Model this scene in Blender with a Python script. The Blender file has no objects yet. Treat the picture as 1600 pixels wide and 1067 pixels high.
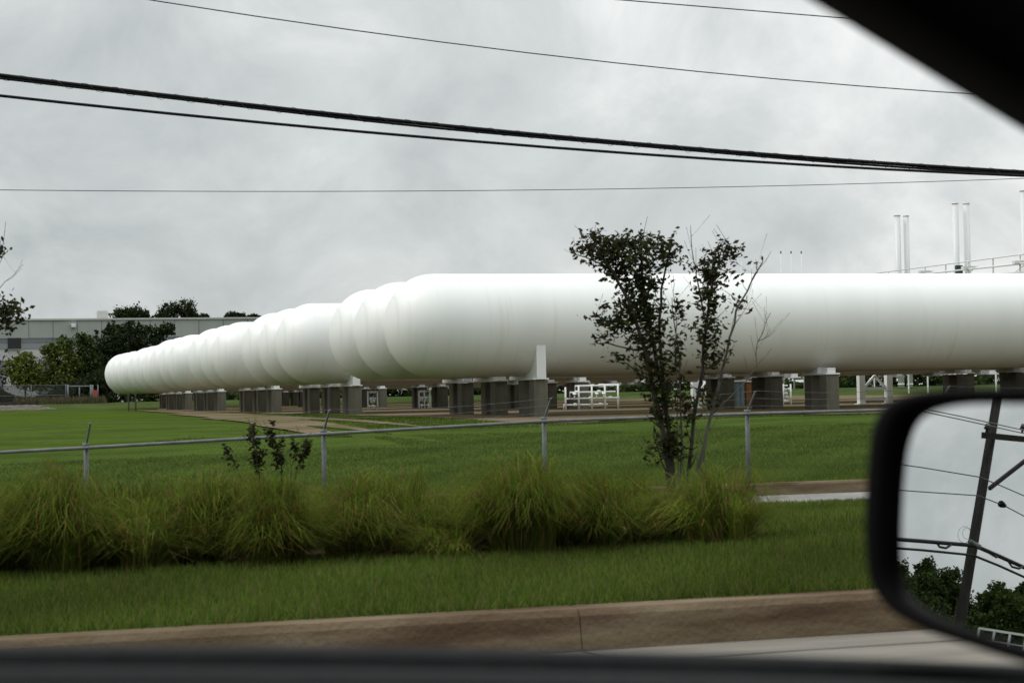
import bpy, bmesh, math, random
import numpy as np
from mathutils import Vector, Matrix
random.seed(7); RNG = np.random.default_rng(7)
SC = bpy.context.scene
COL = SC.collection
# ------------------------------------------------------------------ camera model
# world: x runs along the road (to the right), y away from the road, z up; road surface z = 0, eye at z = 1.2
EYE = Vector((0, 0, 1.2)); F = 3000.0
YAW, PITCH, ROLL = math.radians(17), math.atan(80 / F), math.radians(1.13)
_f = Vector((math.sin(YAW) * math.cos(PITCH), math.cos(YAW) * math.cos(PITCH), math.sin(PITCH)))
_r = Vector((math.cos(YAW), -math.sin(YAW), 0)); _u = _r.cross(_f)
CR = math.cos(ROLL) * _r - math.sin(ROLL) * _u
CU = math.sin(ROLL) * _r + math.cos(ROLL) * _u
def ray(px, py):
    return _f + CR * ((px - 800) / F) + CU * ((533.5 - py) / F)
def at(px, py, t):                       # pixel -> point on the vertical plane y = t
    d = ray(px, py); return EYE + d * (t / d.y)
def depth(px, py, Z):                    # pixel -> point at camera depth Z
    return EYE + ray(px, py) * Z
cam = bpy.data.cameras.new('camera'); co = bpy.data.objects.new('camera', cam); COL.objects.link(co)
co.matrix_world = Matrix(((CR.x, CU.x, -_f.x, EYE.x), (CR.y, CU.y, -_f.y, EYE.y), (CR.z, CU.z, -_f.z, EYE.z), (0, 0, 0, 1)))
cam.sensor_width = 36; cam.lens = F / 1600 * 36; cam.clip_start = 0.02; cam.clip_end = 8000
cam.dof.use_dof = True; cam.dof.focus_distance = 58; cam.dof.aperture_fstop = 7
SC.camera = co
# ------------------------------------------------------------------ materials
def mat(name, base=(.5, .5, .5), rough=.6, metal=0., spec=.5):
    m = bpy.data.materials.new(name); m.use_nodes = True
    b = m.node_tree.nodes['Principled BSDF']
    b.inputs['Base Color'].default_value = (*base, 1); b.inputs['Roughness'].default_value = rough
    b.inputs['Metallic'].default_value = metal; b.inputs['Specular IOR Level'].default_value = spec
    return m
def noise_mat(name, stops, scale=5., detail=6., rough=.8, bump=0., bscale=None, spec=.3, stretch=(1, 1, 1), coord='Object',
              second=None, metal=0., rough_n=.6):
    """colour ramp over noise; second = (scale, amount, dark colour): patches of another colour"""
    m = mat(name, stops[0][1], rough, metal, spec); nt = m.node_tree; N, L = nt.nodes, nt.links
    b = N['Principled BSDF']; tc = N.new('ShaderNodeTexCoord'); mp = N.new('ShaderNodeMapping')
    mp.inputs['Scale'].default_value = stretch; L.new(tc.outputs[coord], mp.inputs['Vector'])
    n = N.new('ShaderNodeTexNoise'); n.inputs['Scale'].default_value = scale; n.inputs['Detail'].default_value = detail
    n.inputs['Roughness'].default_value = rough_n
    L.new(mp.outputs[0], n.inputs['Vector']); r = N.new('ShaderNodeValToRGB')
    cr = r.color_ramp
    while len(cr.elements) < len(stops): cr.elements.new(.5)
    for e, (p, c) in zip(cr.elements, stops): e.position = p; e.color = (*c, 1)
    L.new(n.outputs['Fac'], r.inputs['Fac']); out = r.outputs['Color']
    if second:
        n2 = N.new('ShaderNodeTexNoise'); n2.inputs['Scale'].default_value = second[0]; n2.inputs['Detail'].default_value = 5
        L.new(mp.outputs[0], n2.inputs['Vector']); r2 = N.new('ShaderNodeValToRGB')
        r2.color_ramp.elements[0].position = second[3] if len(second) > 3 else .48
        r2.color_ramp.elements[1].position = second[4] if len(second) > 4 else .68
        r2.color_ramp.elements[1].color = (second[1],) * 3 + (1,); r2.color_ramp.elements[0].color = (0, 0, 0, 1)
        L.new(n2.outputs['Fac'], r2.inputs['Fac']); mx = N.new('ShaderNodeMix'); mx.data_type = 'RGBA'
        L.new(r2.outputs['Color'], mx.inputs[0]); L.new(out, mx.inputs[6]); mx.inputs[7].default_value = (*second[2], 1)
        out = mx.outputs[2]
    L.new(out, b.inputs['Base Color'])
    if bump:
        bn = N.new('ShaderNodeBump'); bn.inputs['Strength'].default_value = bump; bn.inputs['Distance'].default_value = .02
        nb = N.new('ShaderNodeTexNoise'); nb.inputs['Scale'].default_value = bscale or scale * 4; nb.inputs['Detail'].default_value = 4
        L.new(tc.outputs[coord], nb.inputs['Vector']); L.new(nb.outputs['Fac'], bn.inputs['Height']); L.new(bn.outputs[0], b.inputs['Normal'])
    return m
def leaf_mat(name, rough=.55, trans=.25):
    """colour per leaf from the mesh attribute 'Col'"""
    m = bpy.data.materials.new(name); m.use_nodes = True; nt = m.node_tree; N, L = nt.nodes, nt.links
    b = N['Principled BSDF']; b.inputs['Roughness'].default_value = rough; b.inputs['Specular IOR Level'].default_value = 0.
    a = N.new('ShaderNodeAttribute'); a.attribute_name = 'Col'; L.new(a.outputs['Color'], b.inputs['Base Color'])
    if trans:
        t = N.new('ShaderNodeBsdfTranslucent'); L.new(a.outputs['Color'], t.inputs['Color'])
        mx = N.new('ShaderNodeMixShader'); mx.inputs[0].default_value = trans
        L.new(b.outputs[0], mx.inputs[1]); L.new(t.outputs[0], mx.inputs[2]); L.new(mx.outputs[0], N['Material Output'].inputs['Surface'])
    return m
def tank_paint():
    m = mat('white_tank_paint', (.86, .87, .86), .42, 0, .5); nt = m.node_tree; N, L = nt.nodes, nt.links; b = N['Principled BSDF']
    tc = N.new('ShaderNodeTexCoord'); mp = N.new('ShaderNodeMapping'); mp.inputs['Scale'].default_value = (.9, .25, .25)
    L.new(tc.outputs['Object'], mp.inputs['Vector'])
    n = N.new('ShaderNodeTexNoise'); n.inputs['Scale'].default_value = 1.2; n.inputs['Detail'].default_value = 7; L.new(mp.outputs[0], n.inputs['Vector'])
    r = N.new('ShaderNodeValToRGB'); r.color_ramp.elements[0].position = .25; r.color_ramp.elements[0].color = (.715, .725, .71, 1)
    r.color_ramp.elements[1].position = .62; r.color_ramp.elements[1].color = (.755, .765, .75, 1)
    L.new(n.outputs['Fac'], r.inputs['Fac']); 
    # underside shade and brown ground bounce, painted into the lower shell colour
    s = N.new('ShaderNodeSeparateXYZ'); L.new(tc.outputs['Object'], s.inputs[0])
    mr = N.new('ShaderNodeMapRange'); mr.inputs[1].default_value = -1.15; mr.inputs[2].default_value = -1.6; mr.inputs[3].default_value = 0; mr.inputs[4].default_value = .6
    L.new(s.outputs['Z'], mr.inputs[0]); mm = N.new('ShaderNodeMath'); mm.operation = 'MULTIPLY'; L.new(mr.outputs[0], mm.inputs[0]); L.new(n.outputs['Fac'], mm.inputs[1])
    mx = N.new('ShaderNodeMix'); mx.data_type = 'RGBA'; L.new(mm.outputs[0], mx.inputs[0]); L.new(r.outputs[0], mx.inputs[6]); mx.inputs[7].default_value = (.36, .29, .20, 1)
    # faint rain streaks running down the shell
    mp2 = N.new('ShaderNodeMapping'); mp2.inputs['Scale'].default_value = (6, .35, .35); L.new(tc.outputs['Object'], mp2.inputs['Vector'])
    n2 = N.new('ShaderNodeTexNoise'); n2.inputs['Scale'].default_value = 1.; n2.inputs['Detail'].default_value = 5; L.new(mp2.outputs[0], n2.inputs['Vector'])
    r2 = N.new('ShaderNodeMapRange'); r2.inputs[1].default_value = .58; r2.inputs[2].default_value = .78; r2.inputs[3].default_value = 0; r2.inputs[4].default_value = .42; L.new(n2.outputs['Fac'], r2.inputs[0])
    mx2 = N.new('ShaderNodeMix'); mx2.data_type = 'RGBA'; L.new(r2.outputs[0], mx2.inputs[0]); L.new(mx.outputs[2], mx2.inputs[6]); mx2.inputs[7].default_value = (.60, .58, .53, 1)
    L.new(mx2.outputs[2], b.inputs['Base Color'])
    # plate seams: shallow rings every 2.6 m
    w = N.new('ShaderNodeMath'); w.operation = 'PINGPONG'; w.inputs[1].default_value = 1.3; L.new(s.outputs['X'], w.inputs[0])
    c = N.new('ShaderNodeMapRange'); c.inputs[1].default_value = 0; c.inputs[2].default_value = .03; c.inputs[3].default_value = 1; c.inputs[4].default_value = 0; L.new(w.outputs[0], c.inputs[0])
    bp = N.new('ShaderNodeBump'); bp.inputs['Strength'].default_value = .1; bp.inputs['Distance'].default_value = .01; L.new(c.outputs[0], bp.inputs['Height']); L.new(bp.outputs[0], b.inputs['Normal'])
    return m
M = dict(
    tank=tank_paint(),
    white=noise_mat('white_steel_paint', [(.3, (.66, .67, .66)), (.7, (.70, .71, .70))], .8, rough=.5),
    stack=mat('stack_paint', (.66, .67, .67), .4),
    pier=noise_mat('weathered_concrete', [(.3, (.085, .079, .058)), (.7, (.165, .156, .12))], 1.6, 8, .9, .4, 20, stretch=(1, 1, .35), second=(1.1, .7, (.07, .062, .05))),
    kerb=noise_mat('stained_kerb_concrete', [(.3, (.082, .058, .034)), (.5, (.128, .096, .061)), (.72, (.19, .148, .10))], 2.2, 9, .95, .5, 35, spec=.08, stretch=(.5, 2, 3), second=(1.6, .75, (.052, .026, .016), .52, .68)),
    road=noise_mat('pale_road_concrete', [(.3, (.135, .122, .105)), (.7, (.225, .205, .178))], 1.2, 9, .9, .4, 60, spec=.12, stretch=(.35, 2.2, 1), second=(.8, .5, (.10, .088, .075))),
    joint=mat('road_joint_tar', (.03, .028, .025), .8),
    drive=noise_mat('driveway_concrete', [(.3, (.165, .16, .148)), (.7, (.24, .235, .22))], 1.5, 7, .9, .3, 40, spec=.1),
    lawn=noise_mat('mown_lawn', [(.30, (.029, .052, .008)), (.5, (.053, .083, .014)), (.70, (.090, .120, .024))], 3.2, 10, .98, .9, 30, 0., stretch=(.5, 1, 1), second=(.5, .7, (.034, .054, .010), .44, .60), rough_n=.85),
    verge=noise_mat('verge_turf', [(.3, (.028, .044, .011)), (.7, (.052, .074, .019))], 3, 8, .98, .8, 50, 0.),
    soil=noise_mat('bed_soil', [(.3, (.02, .016, .011)), (.7, (.045, .034, .022))], 4, 8, .98, .8, 30, 0.),
    gravel=noise_mat('brown_gravel', [(.3, (.10, .074, .048)), (.5, (.145, .110, .074)), (.75, (.21, .165, .118))], 1.3, 10, .98, .8, 9, 0., stretch=(.35, 1, 1), second=(.22, .7, (.075, .078, .026), .44, .62), rough_n=.75),
    dirt=noise_mat('grassy_dirt', [(.3, (.09, .066, .043)), (.6, (.15, .115, .078))], .8, 9, .98, .5, 9, 0., second=(.25, .9, (.045, .066, .013), .40, .56)),
    field=noise_mat('far_grass', [(.3, (.03, .048, .014)), (.7, (.065, .085, .028))], .25, 8, .98, spec=0.),
    ballast=noise_mat('rail_ballast', [(.35, (.05, .044, .037)), (.65, (.15, .137, .118))], 3.5, 8, .95, .8, 9, spec=.05),
    steel=noise_mat('rusty_rail', [(.3, (.03, .022, .018)), (.7, (.07, .05, .04))], 2, 6, .6),
    galv=noise_mat('galvanised_steel', [(.3, (.11, .115, .12)), (.7, (.19, .195, .20))], 6, 6, .6, metal=.4),
    galvdark=noise_mat('dull_fence_post', [(.3, (.10, .11, .11)), (.7, (.17, .18, .18))], 6, 6, .6, metal=.3),
    mesh=mat('chain_link_wire', (.10, .11, .105), .6, .2),
    farmesh=mat('dark_fence_fabric', (.03, .035, .03), .8),
    rubber=noise_mat('black_cable_jacket', [(.3, (.004, .004, .0045)), (.7, (.009, .009, .010))], 9, 4, .6, spec=.15),
    wire=mat('bare_wire', (.05, .05, .055), .5, .4),
    wood=noise_mat('creosoted_pole', [(.3, (.024, .022, .021)), (.7, (.056, .051, .047))], 3, 8, .95, .6, 20, spec=.05, stretch=(6, 6, .5)),
    bark=noise_mat('bark', [(.3, (.018, .014, .011)), (.7, (.05, .04, .03))], 8, 6, .9),
    twig=noise_mat('grey_twig', [(.3, (.05, .042, .036)), (.7, (.11, .095, .08))], 9, 5, .9),
    leaf=leaf_mat('leaf'), grass=leaf_mat('grass_blade', .7, .4),
    plastic=noise_mat('black_moulded_plastic', [(.3, (.0015, .0015, .0015)), (.7, (.003, .003, .003))], 60, 3, .7, .15, 300, spec=.06),
    trim=noise_mat('grey_door_trim', [(.3, (.017, .018, .019)), (.7, (.024, .025, .026))], 60, 3, .7, .2, 300, spec=.1),
    paintcar=mat('dark_car_paint', (.035, .040, .045), .25, .3),
    liner=noise_mat('dark_headliner', [(.3, (.030, .028, .024)), (.7, (.042, .039, .034))], 60, 3, .95),
    glass=mat('mirror_silver', (.60, .625, .62), .006, 1.),
    bw1=noise_mat('grey_wall_panel', [(.3, (.30, .315, .30)), (.7, (.355, .37, .355))], .3, 6, .8),
    bw2=noise_mat('blue_grey_band', [(.3, (.14, .155, .175)), (.7, (.18, .195, .215))], .3, 6, .8),
    bw3=noise_mat('pale_wall_panel', [(.3, (.43, .43, .44)), (.7, (.50, .50, .51))], .3, 6, .8),
    dark=mat('dark_opening', (.012, .014, .016), .4),
    roofm=mat('roof_flashing', (.45, .46, .44), .5),
    bluegrey=noise_mat('blue_grey_panel', [(.3, (.12, .18, .21)), (.7, (.19, .26, .30))], 1, 5, .6),
    orange=mat('faded_orange_paint', (.36, .17, .07), .6),
    teal=mat('dark_teal_paint', (.01, .04, .045), .5),
    red=mat('red_sign', (.36, .06, .045), .6),
    ceramic=mat('insulator', (.05, .04, .04), .3),
)
# ------------------------------------------------------------------ mesh helpers
class MB:
    def __init__(s): s.v = []; s.f = []; s.smooth = []
    def add(s, vs, fs, smooth=False):
        o = len(s.v); s.v += [tuple(v) for v in vs]; s.f += [tuple(i + o for i in f) for f in fs]; s.smooth += [smooth] * len(fs); return s
    def box(s, c, d, m=None):
        x, y, z = d[0] / 2, d[1] / 2, d[2] / 2
        vs = [Vector((i * x, j * y, k * z)) for i in (-1, 1) for j in (-1, 1) for k in (-1, 1)]
        if m is not None: vs = [m @ v for v in vs]
        vs = [v + Vector(c) for v in vs]
        return s.add(vs, [(0, 1, 3, 2), (4, 6, 7, 5), (0, 4, 5, 1), (2, 3, 7, 6), (0, 2, 6, 4), (1, 5, 7, 3)])
    def bbox(s, a, b): return s.box([(a[i] + b[i]) / 2 for i in range(3)], [abs(b[i] - a[i]) for i in range(3)])
    def tube(s, pts, r, n=8, caps=True):
        pts = [Vector(p) for p in pts]
        if not hasattr(r, '__len__'): r = [r] * len(pts)
        vs = []; up = None
        for i, p in enumerate(pts):
            d = (pts[min(i + 1, len(pts) - 1)] - pts[max(i - 1, 0)]).normalized()
            if up is None: up = d.orthogonal().normalized()
            a = (up - d * up.dot(d)); a = a.normalized() if a.length > 1e-6 else d.orthogonal().normalized(); up = a; b = d.cross(a)
            for k in range(n):
                t = 2 * math.pi * k / n; vs.append(p + (a * math.cos(t) + b * math.sin(t)) * r[i])
        fs = [(i * n + k, i * n + (k + 1) % n, (i + 1) * n + (k + 1) % n, (i + 1) * n + k) for i in range(len(pts) - 1) for k in range(n)]
        if caps: fs += [tuple(range(n))[::-1], tuple(range((len(pts) - 1) * n, len(pts) * n))]
        return s.add(vs, fs, n > 4)
    def bar(s, a, b, w, h=None):
        h = h or w; a, b = Vector(a), Vector(b); d = b - a; q = d.to_track_quat('X', 'Z').to_matrix()
        return s.box((a + b) / 2, (d.length, w, h), q)
    def loft(s, rings, caps=True, smooth=True):
        n = len(rings[0]); vs = [p for r in rings for p in r]
        fs = [(i * n + k, i * n + (k + 1) % n, (i + 1) * n + (k + 1) % n, (i + 1) * n + k) for i in range(len(rings) - 1) for k in range(n)]
        if caps: fs += [tuple(range(n))[::-1], tuple(range((len(rings) - 1) * n, len(rings) * n))]
        return s.add(vs, fs, smooth)
    def build(s, name, m, parent=None, bevel=0, kind=None, fixn=True):
        me = bpy.data.meshes.new(name); me.from_pydata(s.v, [], s.f)
        me.polygons.foreach_set('use_smooth', s.smooth)
        if fixn:
            bm = bmesh.new(); bm.from_mesh(me); bmesh.ops.recalc_face_normals(bm, faces=bm.faces); bm.to_mesh(me); bm.free()
        me.materials.append(m); o = bpy.data.objects.new(name, me); COL.objects.link(o)
        if parent: o.parent = parent
        if bevel:
            b = o.modifiers.new('bevel', 'BEVEL'); b.width = bevel; b.segments = 2; b.limit_method = 'ANGLE'
        if kind: o['kind'] = kind
        return o
def tag(o, label, cat, group=None, kind=None):
    o['label'] = label; o['category'] = cat
    if group: o['group'] = group
    if kind: o['kind'] = kind
    return o
def thing(name, label, cat, loc=(0, 0, 0), group=None):
    o = bpy.data.objects.new(name, None); COL.objects.link(o); o.location = loc; o.empty_display_size = .2
    return tag(o, label, cat, group)
def shift(mb, loc):                       # build in world coordinates, hang under an Empty at loc
    mb.v = [(x - loc[0], y - loc[1], z - loc[2]) for x, y, z in mb.v]; return mb
def copy_tree(o, parent=None):
    c = o.copy(); COL.objects.link(c); c.parent = parent
    for ch in list(o.children): copy_tree(ch, c)
    return c
def np_mesh(name, V, nper, m, parent=None, colors=None, smooth=False):
    """V: (faces, nper, 3) separate faces; colors: (faces, 3)"""
    nf = len(V); me = bpy.data.meshes.new(name); me.vertices.add(nf * nper); me.vertices.foreach_set('co', V.reshape(-1).astype(np.float32))
    me.loops.add(nf * nper); me.loops.foreach_set('vertex_index', np.arange(nf * nper, dtype=np.int32))
    me.polygons.add(nf); me.polygons.foreach_set('loop_start', np.arange(0, nf * nper, nper, dtype=np.int32))
    me.polygons.foreach_set('loop_total', np.full(nf, nper, dtype=np.int32)); me.update(calc_edges=True)
    if colors is not None:
        a = me.color_attributes.new('Col', 'FLOAT_COLOR', 'POINT'); c = np.ones((nf, nper, 4), np.float32); c[:, :, :3] = colors[:, None, :]
        a.data.foreach_set('color', c.reshape(-1))
    me.materials.append(m); o = bpy.data.objects.new(name, me); COL.objects.link(o)
    if parent: o.parent = parent
    return o
def leaf_quads(P, size, flat=.0, aspect=.5):
    """leaf-shaped quads (diamonds) with random orientation at points P"""
    n = len(P); d = RNG.normal(size=(n, 3)); d[:, 2] *= (1 - flat); d /= np.linalg.norm(d, axis=1)[:, None]
    e = RNG.normal(size=(n, 3)); e -= d * (e * d).sum(1)[:, None]; e /= np.linalg.norm(e, axis=1)[:, None]
    L = (size * RNG.uniform(.6, 1.3, n))[:, None]; W = L * aspect
    return np.stack([P - d * L * .5, P + e * W * .5 - d * L * .05, P + d * L * .5, P - e * W * .5 - d * L * .05], 1)
def pick(cols, n, jit=.25):
    c = np.array(cols)[RNG.integers(0, len(cols), n)]; return c * RNG.uniform(1 - jit, 1 + jit, (n, 1))
# ------------------------------------------------------------------ ground
def lerp(x, xs, ys): return float(np.interp(x, xs, ys))
def fence_z(s): return lerp(s, [-30, 1.9, 5, 8, 11, 16, 60], [-.60, -.40, -.30, -.21, -.17, -.16, -.12])
def ground_z(s, t):
    if t <= 21: return lerp(t, [8, 11.3, 15, 20.8], [.185, .18, .09, -.19])
    fz = fence_z(s); near = -.03 + (fz + .17)
    base = lerp(t, [22.8, 24.6, 34, 52, 60, 150, 164, 171, 300, 1500], [near, fz, fz + .13, .30, .40, .42, .44, 1.0, 1.0, 1.0])
    return base
def sheet(name, s0, s1, t0, t1, ns, ts, m, dz=0., ss=None):
    ts = np.asarray(ts, float); ss = np.linspace(s0, s1, ns) if ss is None else np.asarray(ss, float)
    mb = MB(); vs = [(s, t, ground_z(s, t) + dz) for t in ts for s in ss]; n = len(ss)
    mb.add(vs, [(j * n + i, j * n + i + 1, (j + 1) * n + i + 1, (j + 1) * n + i) for j in range(len(ts) - 1) for i in range(n - 1)], True)
    return mb.build(name, m, kind='structure')
mb = MB(); mb.add([(-4000, -4000, -.75), (4000, -4000, -.75), (4000, 4000, -.75), (-4000, 4000, -.75)], [(0, 1, 2, 3)]); mb.build('ground', M['field'], kind='structure')
mb = MB(); mb.bbox((-140, -9.5, -.5), (160, 8.45, 0)); road = mb.build('road', M['road'], kind='structure')
sheet('grass_verge', -140, 160, 0, 0, 2, [8.66, 9.5, 11.3, 13, 15, 18, 20.85], M['verge'], ss=[-140, -40, -10, 0, 10, 40, 160])
mb = MB(); mb.bbox((-140, 20.85, -.6), (160, 22.65, -.18)); mb.build('driveway', M['drive'], kind='structure')
sheet('lawn', 0, 0, 0, 0, 2, [22.8, 24.6, 28, 34, 43, 50.5], M['lawn'], ss=[-300, -30, 1.9, 5, 8, 11, 16, 60, 300])
def GP(px, py):                          # pixel -> point on the ground
    d = ray(px, py); t = 30.
    for _ in range(60):
        p = EYE + d * (t / d.y); z = ground_z(p.x, t)
        if d.z >= -1e-5: return p
        t = t * .5 + .5 * ((z - EYE.z) / d.z) * d.y
    return EYE + d * (t / d.y)
ts = [53, 55, 60, 72, 90, 120, 150, 164, 167, 171, 200, 300, 700, 1500]
sheet('field', 0, 0, 0, 0, 2, ts, M['field'], dz=-.012, ss=[-900, -300, -30, 5, 60, 300, 900])
sheet('lawn', 0, 0, 0, 0, 2, [50.5, 55, 60, 72, 90, 120, 150, 163], M['lawn'], ss=[-300, -60, -20, 0, 20, 70])
EDGE = [GP(*p) for p in ((290, 643.2), (330, 644.6), (380, 646.5), (420, 650), (455, 656), (475, 666), (490, 681), (540, 681), (600, 677.5), (700, 672), (850, 664), (1000, 656.5), (1170, 650.5), (1380, 646))]
ex = [(p.x, p.y) for p in EDGE]; ex = sorted(ex)
def front(s_): return float(np.interp(s_, [p[0] for p in ex], [p[1] for p in ex]))
mb = MB(); er = random.Random(4); cols_ = []
for i in range(150):
    x = ex[0][0] + (72 - ex[0][0]) * (i / 149) ** 1.4; f0 = front(x) + er.uniform(-.5, .5) + .5 * math.sin(x * 1.3); col_ = []
    for k in range(41):
        ye = lerp(x, [ex[0][0], ex[0][0] + 9], [f0 + 9, 164]); y = f0 + (ye - f0) * (k / 40) ** 1.8; col_.append((x, y, ground_z(x, y) + .035))
    cols_.append(col_)
n = 41; mb.add([v for c in cols_ for v in c], [(i * n + k, (i + 1) * n + k, (i + 1) * n + k + 1, i * n + k + 1) for i in range(149) for k in range(40)], True)
mb.build('gravel_yard', M['gravel'], kind='structure')
# overlays: irregular mown lawn tongues creeping over the gravel
def patch(name, pts, m, dz):
    c = sum((Vector((p[0], p[1], 0)) for p in pts), Vector()) / len(pts); mb = MB(); n = len(pts)
    rings = []
    for k in (1., .66, .33): rings.append([(c.x + (p[0] - c.x) * k, c.y + (p[1] - c.y) * k) for p in pts])
    vs = [(x, y, ground_z(x, y) + dz) for r in rings for x, y in r] + [(c.x, c.y, ground_z(c.x, c.y) + dz)]
    fs = [(a * n + i, a * n + (i + 1) % n, (a + 1) * n + (i + 1) % n, (a + 1) * n + i) for a in range(2) for i in range(n)] + [(2 * n + i, 2 * n + (i + 1) % n, 3 * n) for i in range(n)]
    mb.add(vs, fs, True); return mb.build(name, m, kind='structure')
def blob(s0, t0, rs, rt, n=26, seed=1):
    r = random.Random(seed); return [(s0 + rs * math.cos(a) * r.uniform(.7, 1.15), t0 + rt * math.sin(a) * r.uniform(.75, 1.2)) for a in (2 * math.pi * i / n for i in range(n))]
# ballast bed and rails on the bank at the far left
mb = MB()
for x0, x1 in ((-300, 11),):
    mb.add([(x0, 165.6, .5), (x1, 165.6, .5), (x1 - 2, 167.6, .98), (x0, 167.6, .98), (x0, 170.6, .98), (x1 - 2, 170.6, .98), (x1, 173, .9), (x0, 173, .9)], [(0, 1, 2, 3), (3, 2, 5, 4), (4, 5, 6, 7), (1, 6, 5, 2)])
mb.build('ballast', M['ballast'], kind='structure')
tr = thing('railway_track', 'dark railway track on a low ballast bank beyond the lawn', 'railway track', (0, 169, .98))
for y in (-.72, .72):
    MB().bbox((-200, y - .05, .10), (9, y + .05, .27)).build('rail', M['steel'], tr)
mb = MB()
for i in range(180): mb.box((9 - i * .62, 0, .05), (.24, 2.6, .13))
o = mb.build('sleepers', M['wood'], tr); o['kind'] = 'stuff'
# kerbs: lengths with open joints; front one along the road, back one along the driveway
def kerb(name, s0, s1, y, w, z0, h, L, slope=0., zf=None, label=None):
    t = thing(name, label, 'kerb', (0, y, 0)); x = s0
    while x < s1:
        a, b = x + .0008, x + L - .0008; prof = [(-.02, -.25), (0, 0), (.03, h * .82), (.055, h), (w, h), (w, -.25)]
        za, zb = (z0 + (zf(a) if zf else 0)), (z0 + (zf(b) if zf else 0))
        mb = MB(); mb.loft([[(a, p, za + q) for p, q in prof], [(b, p, zb + q) for p, q in prof]], smooth=False)
        mb.build('kerb_stone', M['kerb'], t, bevel=.006); x += L
    return t
JX = at(905, 968, 8.5).x
kerb('road_kerb', JX - 6.1 * 7, 45, 8.46, .2, 0, .19, 6.1, label='long brown stained concrete kerb along the road edge in the foreground')
kerb('driveway_kerb', -33, 60, 22.66, .18, -.18, .155, 6., label='brown kerb behind the pale driveway, right of the tall grass')
# road joints and cracks
mb = MB(); mb.add([(-140, 8.02, .004), (160, 8.02, .004), (160, 8.035, .004), (-140, 8.035, .004)], [(0, 1, 2, 3)])
for x in (JX - .02, JX + 6.1, JX + 12.2, JX - 6.1):
    pts = [(x + .12 * math.sin(k * 1.7), 8.44 - k * .6) for k in range(12)]
    for (a, b), (c, d) in zip(pts[:-1], pts[1:]): mb.add([(a, b, .0045), (a + .014, b, .0045), (c + .014, d, .0045), (c, d, .0045)], [(0, 1, 2, 3)])
mb.build('road_joints', M['joint'], kind='structure', fixn=False)
# ------------------------------------------------------------------ white tanks
R = 1.675; PITCH_T = 4.37; CL = 18.9
AXZ = at(690, 509, 60.0).z
TIPS = [(602, 555, 516), (431, 404, 378), (331, 312, 294), (261, 247, 233), (221, 209, 199), (181, 171, 163)]
GROUPW = ['nearest', 'second nearest', 'third nearest', 'fourth nearest', 'fifth nearest', 'farthest']
POSW = ['front', 'middle', 'rear']
NS = 72
def tank_shell(L):
    prof = [(0, 0)]; hd = R * .93
    for i in range(1, 15):
        a = math.pi / 2 * i / 14; prof.append((hd - hd * math.cos(a), R * math.sin(a)))
    prof = [(x, r) for x, r in prof]
    full = prof + [(L - x, r) for x, r in reversed(prof)]
    vs = [(0, 0, 0)]; fs = []
    rings = full[1:-1]
    for x, r in rings:
        for k in range(NS):
            t = 2 * math.pi * k / NS; vs.append((x, r * math.cos(t), r * math.sin(t)))
    e = len(vs); vs.append((L, 0, 0))
    for i in range(len(rings) - 1):
        for k in range(NS): fs.append((1 + i * NS + k, 1 + i * NS + (k + 1) % NS, 1 + (i + 1) * NS + (k + 1) % NS, 1 + (i + 1) * NS + k))
    for k in range(NS): fs.append((0, 1 + (k + 1) % NS, 1 + k)); fs.append((e, e - NS + k, e - NS + (k + 1) % NS))
    return MB().add(vs, fs, True)
GAP = .115
def saddle_mb(half=1.52, w=.31):
    n = 14; top = []; bot = []
    mb = MB(); rings = []
    for x in (-w / 2, w / 2):
        ring = [(x, -half + 2 * half * i / n, -math.sqrt(R * R - (-half + 2 * half * i / n) ** 2) + .004) for i in range(n + 1)]
        ring += [(x, half, -R - GAP), (x, -half, -R - GAP)]; rings.append(ring)
    mb.loft(rings, smooth=False)
    mb.box((0, -.575, -R - GAP + .012), (.52, 1.78, .05))
    if half < 1: mb.box((0, -1.15, -R - GAP / 2 + .05), (.30, .40, GAP + .1))
    return mb
def tank(L, offs, tall):
    t = thing('storage_tank', '', 'tank', (0, 0, 0), 'white storage tanks in the row')
    tank_shell(L).build('tank_shell', M['tank'], t)
    for q, o in enumerate(offs):
        s = saddle_mb(1.52 if tall and q == 0 else .62).build('saddle', M['white'], t); s.location = (o, 0, 0)
    # relief valves and a capped nozzle on the crown, drain on the belly
    mb = MB()
    for x in (L * .45, L * .45 + 1.2):
        mb.tube([(x, 0, R - .05), (x, 0, R + .28)], .09, 10); mb.tube([(x, 0, R + .28), (x, 0, R + .33)], .15, 10)
    return t
def pier_thing(h):
    t = thing('concrete_pier', '', 'concrete pier', (0, 0, 0), 'concrete piers under the white tanks')
    for y in (-1.15, .0):
        MB().box((0, y, -h / 2 - .02), (.47, .55, h)).build('column', M['pier'], t, bevel=.02)
    return t
PIERH = AXZ - R - GAP - .013
protos = {}
for g in range(6):
    L = 41. if g in (0, 5) else 36.; off0 = 4.75 if g in (0, 5) else 3.05
    offs = [off0 + 10.3 * k for k in range(4)] if g in (0, 5) else [off0 + 9.9 * k for k in range(4)]
    key = (L, off0, g < 2)
    for j in range(3):
        t = 60 + CL * g + PITCH_T * j
        tip = at(TIPS[g][j], 533.5, t); tip = Vector((tip.x, t, AXZ))
        if key not in protos: protos[key] = o = tank(L, offs, g < 2)
        else: o = copy_tree(protos[key])
        o.location = tip
        o['label'] = f'long white cylindrical tank, {POSW[j]} one of the {GROUPW[g]} group of three'
        for k, of in enumerate(offs[:3 if g == 0 else 2]):
            gz = ground_z(tip.x + of, t)
            if 'pier' not in protos: protos['pier'] = p = pier_thing(PIERH - .40 + .3)
            else: p = copy_tree(protos['pier'])
            p.location = (tip.x + of, t, PIERH)
            p['label'] = f'concrete column pair, {["first", "second", "third"][k]} from left, under {POSW[j]} tank of the {GROUPW[g]} group'
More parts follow.
